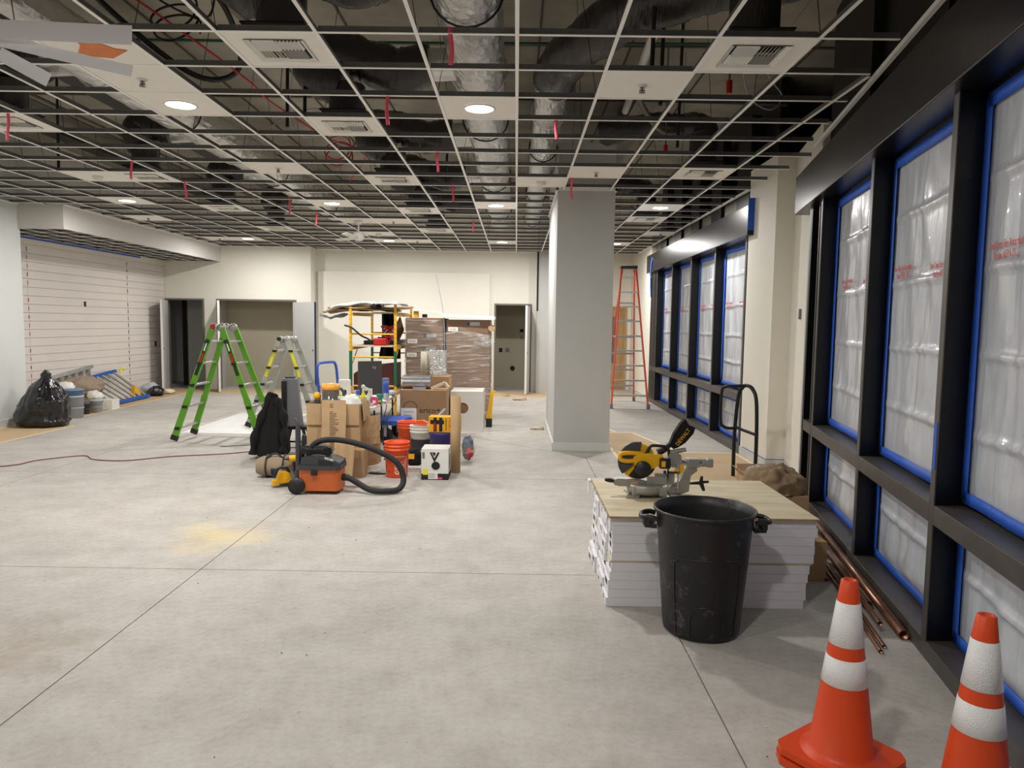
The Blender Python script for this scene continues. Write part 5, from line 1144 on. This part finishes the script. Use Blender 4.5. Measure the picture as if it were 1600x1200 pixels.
lump('black_fabric_strip', (-2.3, 11.95, 1.94), .07, (1.3, .5, .6), m_cloth, 'knot of black fabric on the scaffold top', 'fabric', 5, .4, n=16, k=10)
t = thing('hanging_coat', 'long black coat hanging at the back of the scaffold', 'coat', (-2.35, 13.5, .98))
B().grid(lambda u, v: ((u-.5)*(.26+.14*(1-v))+.02*math.sin(v*4), .05*math.sin(u*14+v*2), .02+.83*v), 20, 12).build('cloth', m_cloth, t, solid=.01); B().cyl((-.0, 0, .8), (0, 0, .87), .01, n=6).build('hanger_loop', m_black, t)
t = thing('compressor', 'small red steel toolbox on the middle scaffold platform', 'toolbox', (-2.28, 12.2, 1.291)); B().box(-.1, .12, -.08, .08, 0, .12).build('body', m_tarred, t, bevel=.015); B().box(-.04, .05, -.02, .02, .12, .14).build('handle', m_black, t)
t = thing('tangled_tool', 'tangle of red hose and chrome fittings above the red toolbox', 'hose', (-2.17, 12.36, 1.291))
P = [(.1*math.cos(k*1.7)*(1+.2*math.sin(k)), .05*math.sin(k*2.3), .23+.1*math.sin(k*1.1)) for k in range(26)]
B().tube(spline([(0, 0, 0.01), (.02, 0, .08)]+P, 5), .009, 6).build('hose', m_red, t)
for k in range(7): B().cyl((.08*math.cos(k*2), -.05, .22+.07*math.sin(k*3)), (.08*math.cos(k*2)+.03, -.07, .25+.07*math.sin(k*3)), .013, n=8).build('fitting', m_chrome, t)
o = B().box(-2.62, -2.1, 12.15, 13.6, 1.2915, 1.36).build('dark_board_bundle', m_pipeblk); tag(o, 'bundle of dark boards lying on the middle scaffold platform', 'boards'); o.location.y = .35; 
o = B().beam((-2.05, 12.75, 1.31), (-1.95, 13.2, 1.66), .02, .3).build('cardboard_piece', m_kraft); tag(o, 'brown cardboard piece standing at the right of the middle platform', 'cardboard'); o.location = (-.12, 0, .0)
pipe('black_hose', [(-2.82, 11.95, 1.62), (-2.7, 11.95, 1.58), (-2.55, 12.0, 1.45), (-2.45, 12.1, 1.39), (-2.42, 12.15, 1.31)], .015, m_rubber, 'black hose curving from the left scaffold post to the platform', 'hose', 8, True)
o = B().prism([(-2.75, .525), (-2.75, .8), (-2.6, .9), (-2.1, .96), (-2.1, .525)], 12.3, 13.3, 'y').build('dark_red_case', mat('maroon', (84, 30, 28), .5)); tag(o, 'long maroon covered item on the lowest scaffold platform', 'case')
# wrapped pallets
def pallet(x0, x1, y0, y1, label):
    t = thing('pallet', label, 'pallet', ((x0+x1)/2, (y0+y1)/2, 0)); w2, d2 = (x1-x0)/2, (y1-y0)/2
    for x in (-w2+.04, 0, w2-.04): B().box(x-.03, x+.03, -d2, d2, 0, .09).build('stringer', m_kraft2, t)
    for k in range(6):
        y = -d2+.05+k*(2*d2-.1)/5; B().box(-w2, w2, y-.045, y+.045, .09, .108).build('deck_board', m_kraft2, t)
PX = [(-1.93, -1.245), (-1.215, -.44)]
for s, (x0, x1) in enumerate(PX):
    pallet(x0, x1, 12.6, 13.6, 'wooden pallet under the %s stack of wrapped cartons' % ['left', 'right'][s])
    hh = .237
    for k in range(7):
        z = .109+k*hh*(1 if s == 0 else .985); j = random.uniform(-.008, .008)
        tt = thing('wrapped_carton', 'brown carton in the %s shrink wrapped stack, layer %s from the pallet' % (['left', 'right'][s], ['first', 'second', 'third', 'fourth', 'fifth', 'sixth', 'top'][k]), 'carton', ((x0+x1)/2+j, 13.1, z), 0, 'brown cartons in the wrapped stacks')
        w2 = (x1-x0)/2-.012
        B().box(-w2, w2, -.48, .48, 0, hh-.006).build('carton_body', m_wrapk, tt, bevel=.004)
        if (s == 0 and k in (4, 5)) or (s == 1 and k == 6):
            B().box(-w2+.03, -w2+.2, -.483, -.48, .03, .1).build('white_label', m_inkw, tt)
            B().box(.03, .2, -.483, -.48, .13, .19).build('white_label', m_lgrey, tt); B().box(-.03, .03, -.4835, -.48, .13, .19).build('green_label', m_scafg, tt)
            text('VI MSL', .04, m_inkb, tt, TF((-w2+.115, -.484, .06), *FRONT))
    t = thing('stretch_wrap', 'clear stretch wrap film wound round the %s stack of cartons' % ['left', 'right'][s], 'plastic wrap', ((x0+x1)/2, 13.1, .1)); w2 = (x1-x0)/2+.004; d2 = .5
    def wf(u, v, w2=w2, d2=d2, s=s):
        per = [(-w2, -d2), (w2, -d2), (w2, d2), (-w2, d2), (-w2, -d2)]; k = u*4; i = min(int(k), 3); f = k-i
        x = per[i][0]*(1-f)+per[i+1][0]*f; y = per[i][1]*(1-f)+per[i+1][1]*f; top = 1.64 if s == 0 else 1.42+.12*nz(u*6, 3)
        a = .012*nz(x*6, y*6, v*9+s*5)
        return (x*(1+abs(a)*1.5), y-abs(a), v*top)
    B().grid(wf, 64, 40).build('film', m_wrap, t)
t = lump('torn_wrap', (-.55, 12.52, 1.37), .1, (1.6, .7, 1.0), m_wrap, 'torn bunched end of stretch wrap hanging from the right stack', 'plastic wrap', 6, .5, 2.6)
t = B().grid(lambda u, v: (-.98+.5*u, 12.57-.03*math.sin(u*9+v*3), 1.32+.3*v*(1-.5*u)+.2*(1-u)*(1-v)), 16, 10).build('torn_wrap', m_wrap); tag(t, 'loose flap of torn stretch wrap across the right stack', 'plastic wrap')
o = B().beam((-1.98, 12.9, 1.95), (-1.25, 12.9, 1.845), .6, .012).build('white_lid_board', m_brightw); tag(o, 'thin white board tilted on top of the left carton stack', 'board')
for x, hgt, m_, lb in ((-1.75, .11, m_yellow, 'yellow'), (-1.6, .06, m_black, 'black')):
    bx('small_tool', x, 12.75, .08, .1, hgt, m_, 'small %s tool wedged under the tilted white board' % lb, 0, 'tool', 1.768)
o = B().beam((-1.27, 12.9, 1.81), (-.37, 12.9, 1.775), .85, .055).build('white_lid_board', m_brightw); tag(o, 'thin white board lying on top of the right carton stack', 'board')
pipe('thin_rod', [(-1.23, 12.58, 1.0), (-1.25, 12.56, 1.8), (-1.38, 12.5, 2.5)], .006, m_lgrey, 'thin pale flexible rod sticking up between the carton stacks', 'rod', 6, True)
o = B().cyl((-.42, 12.58, 1.6), (-.42, 12.6, 1.6), .06, n=20).build('carton_disc', m_kraft2); tag(o, 'round cardboard disc caught in the wrap at the right top corner', 'cardboard')
# big brown carton in front of the stacks
t = carton('cardboard_carton', -1.7, -1.01, 10.66, 11.05, .69, m_kraft, 'wide brown carton with black printed name behind the buckets', tape=False)
text('erico+', .12, m_inkb, t, TF((.1, -.197, .385), *FRONT)); B().box(-.33, -.1, -.1995, -.197, .05, .42).build('paper_label', m_inkw, t)
for k in range(5): B().box(-.29, -.14-.03*(k % 2), -.2005, -.1995, .36-k*.05, .366-k*.05).build('print_line', m_inkb, t)
B().tube([(-.19+.1*math.cos(a), -.197, .42+.1*math.sin(a)) for a in [PI*k/16 for k in range(17)]], .004, 4).build('round_mark', m_inkb, t)
carton('cardboard_carton', -1.5, -1.03, 11.25, 11.75, .85, m_kraft, 'taller brown carton behind the wide printed carton', tape=False)
t = thing('foil_roll', 'standing roll of silver foil insulation on the rear brown carton', 'roll', (-1.27, 11.5, .85)); B().lathe([(.0001, 0), (.172, 0)]+[(.178, .01+.0105*k) for k in range(38)]+[(.172, .405), (.0001, .405)], n=90, fn=lambda q, a, z: (q[0]*(1+.05*nz(a*12, z*45)), q[1]*(1+.05*nz(a*12, z*45)), q[2]), smooth=False).build('roll_body', m_foil2, t)
o = B().lathe([(.0001, 0), (.05, 0), (.05, .38), (.0001, .38)], n=20).build('pale_roll', mat('pale_backing_roll', (176, 168, 150), .8)); o.location = (-1.43, 11.31, .851); tag(o, 'narrow pale backing roll standing left of the foil roll', 'roll')
t = thing('sheet_metal_duct', 'short galvanised round duct lying on the wide brown carton', 'duct', (-1.5, 10.86, .69+.1)); 
B().tube([(-.19, 0, 0), (.23, .02, 0)], .1, 28, caps=False).tube([(.23, .02, 0), (-.19, 0, 0)], .096, 28, caps=False).build('pipe_wall', mat('galvanised_sheet', (176, 180, 182), .3, metal=.9), t)
B().tube([(.1, .1*math.cos(a)+.01, .1*math.sin(a)) for a in [2*PI*k/24 for k in range(24)]], .003, 4, closed=True).build('bead', m_chrome, t)
t = thing('plastic_tray', 'small clear plastic tray at the front edge of the wide carton', 'tray', (-1.42, 10.72, .691), .3); B().box(-.09, .09, -.04, .04, 0, .005).box(-.09, .09, -.04, -.036, .005, .04).box(-.09, -.086, -.04, .04, .005, .04).box(.086, .09, -.04, .04, .005, .04).build('tray_body', m_lgrey, t)
t = thing('folded_cardboard', 'folded pale board propped on the wide brown carton', 'cardboard', (-1.13, 10.8, .69)); B().beam((-.12, 0, .015), (.08, .0, .1), .1, .04).beam((.08, 0, .1), (.13, 0, .03), .1, .035).build('board', mat('pale_board', (222, 208, 180), .7), t)
# white box with a hole
t = thing('white_hole_box', 'large white box with a round hole in its front, behind the kraft tube', 'box', (-.745, 11.5, 0))
w2, d2, h = .255, .34, .63; hx, hz, hr = -.06, .37, .085; b = B()
n_ = 32; ring = [(hx+hr*math.cos(2*PI*k/n_), hz+hr*math.sin(2*PI*k/n_)) for k in range(n_)]
outer = []
for k in range(n_):
    a = 2*PI*k/n_; dx_, dz_ = math.cos(a), math.sin(a); s_ = min(((w2-hx)/dx_ if dx_ > 1e-6 else 9), ((-w2-hx)/dx_ if dx_ < -1e-6 else 9), ((h-hz)/dz_ if dz_ > 1e-6 else 9), ((-hz)/dz_ if dz_ < -1e-6 else 9)); outer.append((hx+dx_*s_, hz+dz_*s_))
cor = [(-w2, 0), (w2, 0), (w2, h), (-w2, h)]
for c_ in cor:   # snap nearest outer sample to each corner
    i_ = min(range(n_), key=lambda i: (outer[i][0]-c_[0])**2+(outer[i][1]-c_[1])**2); outer[i_] = c_
vs = [(x, -d2, z) for x, z in ring]+[(x, -d2, z) for x, z in outer]+[(x, -d2+.03, z) for x, z in ring]
b.add(vs, [(k, (k+1) % n_, n_+(k+1) % n_, n_+k) for k in range(n_)]+[(k, 2*n_+k, 2*n_+(k+1) % n_, (k+1) % n_) for k in range(n_)])
b.box(-w2, -w2+.004, -d2+.001, d2, 0, h).box(w2-.004, w2, -d2+.001, d2, 0, h).box(-w2, w2, -d2+.001, d2, h-.004, h).box(-w2, w2, d2-.004, d2, 0, h).box(-w2, w2, -d2+.001, d2, 0, .004)
b.build('box_body', m_white, t); B().box(-w2+.02, w2-.02, -d2+.06, -d2+.07, .02, h-.02).build('inner_core', m_kraft, t)
# kraft tube, coiled cable box, buckets and friends
o = B().lathe([(.0001, .002), (.058, .002), (.058, .87), (.052, .87), (.052, .75), (.0001, .75)], n=32).build('kraft_tube', m_kraft2); o.location = (-.665, 8.1, 0); tag(o, 'tall upright brown cardboard tube beside the cable box', 'tube')
t = thing('cable_box', 'white carton with V logo, round hole and black base stripe', 'box', (-.85, 7.83, 0), .0); w2, d2, h = .145, .15, .335
B().box(-w2, w2, -d2, d2, .0, .07, 1).box(-w2, w2, -d2, d2, .07, h, 0).build('box_body', [m_white, m_inkb], t)
B().cyl((0.01, -d2-.002, .155), (0.01, -d2+.0, .155), .044, n=28).build('hole', m_dark, t); B().tube([(.01+.046*math.cos(a), -d2-.002, .155+.046*math.sin(a)) for a in [2*PI*k/28 for k in range(28)]], .002, 4, closed=True).build('hole_rim', m_lgrey, t)
B().prism([(-.055, .3), (-.035, .3), (-.005, .235), (.03, .3), (.052, .3), (.002, .2), (-.01, .2)], -d2-.0015, -d2, 'y').prism([(-.03, .3), (.0, .3), (.01, .285), (-.006, .255)], -d2-.0018, -d2-.0, 'y').build('v_logo', m_inkb, t)
B().box(-.13, -.075, -d2-.0015, -d2, .055, .12).build('yellow_label', m_spray, t); B().box(-.07, .03, -d2-.0015, -d2, .01, .085).build('white_label', m_inkw, t); B().box(.035, .08, -d2-.0015, -d2, .008, .03).build('red_label', m_pink, t)
for k in range(6): B().box(-.065, .02-.02*(k % 2), -d2-.002, -d2-.0015, .02+k*.01, .023+k*.01).build('print_line', m_inkb, t)
for k in range(7): B().box(-.135+k*.004, -.133+k*.004, -d2-.0015, -d2, .23, .3).build('bar_code', m_inkb, t)
for k in range(2): B().box(w2, w2+.0015, -.05+.06*k, -.02+.06*k, .1, .26).build('side_print', m_inkb, t)
t = bucket((-1.2, 9.25, 0), m_white, 'white plastic bucket with ribs standing behind the cable box'); B().lathe([(.1305, .06), (.1375, .2)], n=40).build('checker_band', mat('black_mesh_print', (44, 44, 48), .6), t)
t = bucket((-1.42, 9.6, 0), m_bucket, 'orange bucket half hidden behind the white bucket')
o = B().prism([(-.11, 0), (-.05, .05), (.02, .055), (.1, .02), (.06, -.005)], -.04, .04, 'y').build('orange_scoop', m_bucket); o.location = (-1.2, 9.28, .375); tag(o, 'orange scoop lying across the white bucket rim', 'scoop')
o = B().tube([(-1.12, 9.24, .33), (-.92, 9.5, .55)], .016, 10).build('grey_stick', m_lgrey); tag(o, 'grey tool handle sticking out of the white bucket', 'handle')
t = thing('purple_tub', 'dark purple plastic tub under the yellow bag box', 'tub', (-.9, 8.9, 0)); B().lathe([(.0001, 0), (.13, 0), (.15, .3), (.16, .31), (.16, .345), (.15, .345), (.13, .02), (.0001, .02)], n=28).build('tub_body', m_purple, t)
B().box(-.1, .1, -.08, .08, .02, .3).build('contents', m_dark, t)
t = thing('bag_box', 'yellow and black printed box of contractor bags on the purple tub', 'box', (-.86, 8.9, .3455), -.05); B().box(-.19, .19, -.09, .09, 0, .19).build('box_body', m_yprint, t, bevel=.003)
B().box(-.13, -.09, -.092, -.09, .01, .18).box(-.06, -.02, -.092, -.09, .01, .18).box(-.17, .0, -.0925, -.09, .1, .15).build('dark_print', m_inkb, t); B().box(-.125, -.1, -.093, -.09, .02, .12).build('red_print_patch', m_tarred, t)
text('HUSKY', .06, m_tarred, t, TF((.075, -.0925, .1), (0, 0, -1), (1, 0, 0)), squeeze=.9); text('CONTRACTOR', .028, m_inkb, t, TF((.025, -.0925, .1), (0, 0, -1), (1, 0, 0)), squeeze=.75)
t = lump('tool_pouch', (-1.17, 8.35, .115), .11, (.9, .8, 1.0), m_cloth, 'black bag with a yellow patch between the orange bucket and cable box', 'bag', 3, .22, n=24, k=14); B().box(-.05, .02, -.1, -.095, -.0, .06).build('yellow_patch', m_yprint, t)
t = bx('small_carton', -1.13, 8.15, .2, .09, .05, m_white, 'small flat white carton with black lettering on the floor', .05, 'box', 0); text('ALTURA', .034, m_inkb, t, TF((0, -.0455, .025), *FRONT))
t = thing('clear_bag', 'clear bag full of blue and red items right of the kraft tube', 'bag', (-.565, 8.75, 0)); lump('blue_contents', (0, 0, .17), .085, (.85, .8, 1.75), mat('blue_grey_contents', (84, 104, 136), .4, col2=(30, 36, 48), var=.1, scale=22), '', '', 1, .2, parent=t, n=20, k=14); lump('red_contents', (.02, -.06, .12), .05, (1, .6, 1.4), m_tarred, '', '', 2, .3, parent=t, n=16, k=10); lump('bag_film', (0, -.01, .17), .1, (.9, .9, 1.6), m_wrap, '', '', 4, .15, parent=t, zmin=-.165)
t = thing('yellow_ladder_frame', 'yellow plastic item leaning at the right side of the white hole box', 'tool', (-.42, 11.75, 0)); B().prism([(-.04, .13), (.04, .14), (.07, .55), (.11, .56), (.1, .6), (.02, .58)], -.03, .03, 'y').build('body', m_spray if 0 else m_yellow, t, bevel=.006); B().box(-.05, .05, -.05, .05, 0, .14).build('foot', m_black, t)  # black foot block stands in for the shadow below the yellow item
# cords on the floor
pipe('extension_cord', [(-7.2, 7.6, .008), (-5.8, 8.0, .008), (-5.6, 8.4, .008), (-5.26, 8.72, .008), (-5.0, 8.5, .008), (-4.6, 8.45, .008), (-4.2, 8.75, .008), (-3.6, 9.0, .008), (-3.1, 9.4, .008), (-2.6, 9.7, .008)], .006, m_redcable, 'long dark red extension cord snaking across the bare floor at left', 'cord', 6, True)
pipe('power_cord', [(-3.9, 9.5, .007), (-3.3, 9.75, .007), (-3.2, 9.3, .007), (-2.9, 9.0, .007), (-2.45, 8.8, .007), (-1.5, 9.0, .007), (-1.4, 8.9, .007)], .005, m_rubber, 'thin black cord on the floor under the black stand', 'cord', 6, True)
pipe('power_cord', [(-1.75, 9.6, .007), (-1.5, 9.5, .007), (-1.62, 9.2, .007), (-1.45, 9.1, .007), (-1.6, 8.8, .007), (-1.35, 8.7, .007)], .005, m_rubber, 'tangled black cord on the floor beside the table legs', 'cord', 6, True)
# ================================================================== LEFT SIDE PILE
t = thing('rubbish_bag', 'large full black rubbish bag tied at the top against the left wall', 'rubbish bag', (-7.3, 11.15, .003)); t.scale = (.95, 1, 1)
def bagfn(u, v):
    a = 2*PI*u
    prof = [(0, .0), (.02, .36), (.1, .4), (.3, .385), (.5, .33), (.7, .22), (.8, .12), (.86, .065), (.92, .075), (1, .02)]
    for i in range(len(prof)-1):
        if prof[i][0] <= v <= prof[i+1][0]:
            f = (v-prof[i][0])/(prof[i+1][0]-prof[i][0]); r = prof[i][1]*(1-f)+prof[i+1][1]*f; break
    c, s = math.cos(a), math.sin(a)
    r *= 1+.16*nz(c*1.5, s*1.5, v*3)+.09*nz(c*4, s*4, v*8)+.05*abs(math.sin(a*9+v*4))*(v > .35)
    if v < .12: r *= 1+.12*max(0, c)**6
    return (r*c*1.02+.1*(v-.2)*(v > .2)-.02, r*s*.8, v*.87+.015*nz(c*5, s*5, v*6)*(v > .05))
B().grid(bagfn, 80, 50).build('bag_body', m_bag, t); B().tube([(.062+.06*math.cos(a), .05*math.sin(a), .755) for a in [2*PI*k/16 for k in range(16)]], .012, 6, closed=True).build('tie', m_black, t)
def pail(x, y, r, h, m, label, z=0):
    t = thing('paint_bucket', label, 'bucket', (x, y, z)); B().lathe([(.0001, 0), (r*.9, 0), (r, h-.03), (r*1.05, h-.03), (r*1.05, h), (r*.2, h+.004), (.0001, h+.004)], n=24).build('bucket_body', m, t); B().lathe([(r*1.01, h*.45), (r*1.03, h*.47), (r*1.01, h*.5)], n=24).build('rib', m, t)
pail(-7.42, 12.1, .15, .38, m_lgrey, 'large grey paint bucket right behind the rubbish bag')
pail(-7.42, 12.1, .15, .1, m_slate, 'blue grey bucket lid stack on top of the large grey bucket', .386)
pail(-7.7, 12.35, .14, .36, m_lgrey, 'grey paint bucket nearer the shiplap wall')
pail(-7.55, 12.62, .085, .2, m_dkgrey, 'small dark paint can between the buckets')
pail(-7.48, 12.85, .1, .23, m_lgrey, 'small light grey paint can at the right of the buckets')
bx('white_supply_box', -7.55, 13.35, .28, .3, .18, m_white, 'low white and red printed box before the blue ladder', .1, 'box', .003)
lump('white_bag', (-7.65, 13.1, .27), .11, (1.3, 1.1, .8), m_white, 'crumpled white bag on the low white box', 'bag', 4, .3, n=20, k=12)
lump('white_sheet_bundle', (-7.72, 12.36, .47), .13, (1.2, 1, .9), m_white, 'bundle of white plastic on the grey buckets', 'plastic', 7, .3, n=20, k=12)
lump('grey_drop_cloth', (-8.0, 13.25, .4), .26, (1.1, 1.9, .75), m_tan if 0 else mat('taupe_cloth', (150, 132, 114), .9, bump=.5, bscale=12), 'taupe folded drop cloth heaped against the shiplap wall', 'cloth', 9, .25, n=40, k=24, zmin=-.38)
lump('yellow_bag', (-7.85, 12.85, .2), .12, (1, 1, 1.3), m_yellow, 'yellow plastic bag between the buckets and the drop cloth', 'bag', 2, .3, n=20, k=12, zmin=-.19)
lump('clear_bag_heap', (-8.05, 15.9, .13), .15, (1.2, 1.3, .9), m_lgrey, 'crumpled pale plastic heap at the right end of the pile', 'plastic', 3, .35, n=20, k=12, zmin=-.125)
lump('black_bag_small', (-7.85, 15.75, .1), .12, (1.3, 1.4, .9), m_bag, 'small black bag at the right end of the pile', 'bag', 6, .35, n=24, k=14, zmin=-.095)
lump('pale_cloth', (-7.85, 16.3, .05), .11, (1.3, 1.6, .5), m_cream, 'small pale crumpled cloth at the very end of the pile', 'cloth', 8, .35, n=20, k=12, zmin=-.045)
o = B().prism([(14.9, .01), (15.5, .01), (15.2, .1), (14.95, .3)], -7.95, -7.88, 'x').build('yellow_level', m_yellow); tag(o, 'yellow tool leaning at the lower right end of the blue ladder', 'tool')
def lying_ladder(A, Bp, C, D, mr, label, nr, cat='ladder'):
    """A-B lower rail, D-C upper rail"""
    A, Bp, C, D = map(Vector, (A, Bp, C, D)); t = thing('leaning_ladder', label, cat, tuple(A))
    B().beam(A-A, Bp-A, .07, .06, up=(1, 0, .3)).build('rail', mr, t); B().beam(D-A, C-A, .07, .05, up=(1, 0, .3)).build('rail', mr, t)
    for k in range(nr):
        f = (k+.5)/nr; B().beam((A.lerp(Bp, f))-A, (D.lerp(C, f))-A, .06, .025, up=(1, 0, .5)).build('tread', m_alu, t)
lying_ladder((-7.72, 13.6, .05), (-7.8, 15.35, .05), (-8.36, 15.1, .58), (-8.3, 13.3, .46), m_bluel, 'blue step ladder lying on its side against the shiplap wall', 8)
lying_ladder((-8.34, 13.0, .06), (-8.36, 14.3, .06), (-8.41, 14.35, .72), (-8.41, 13.0, .58), m_alu, 'grey metal ladder leaning behind the blue ladder', 6)
pipe('yellow_strap', [(-8.3, 15.15, .56), (-8.28, 15.2, .64), (-8.25, 15.25, .6)], .02, m_spray, 'yellow strap end sticking up behind the blue ladder', 'strap', 8, True)
# wood shavings and bits on the floor
bb = B()
for k in range(70):
    x = random.uniform(-3, 1.2); y = random.uniform(2.2, 6.5); a = random.uniform(0, PI)
    L = random.uniform(.004, .018); bb.obox((x, y, .0015), (L, .003, .002), (0, 0, a), random.choice((0, 1, 0)))
o = bb.build('wood_chips', [m_cream, m_pipeblk]); o['kind'] = 'stuff'; tag(o, 'tiny wood chips and crumbs scattered over the bare floor', 'debris')
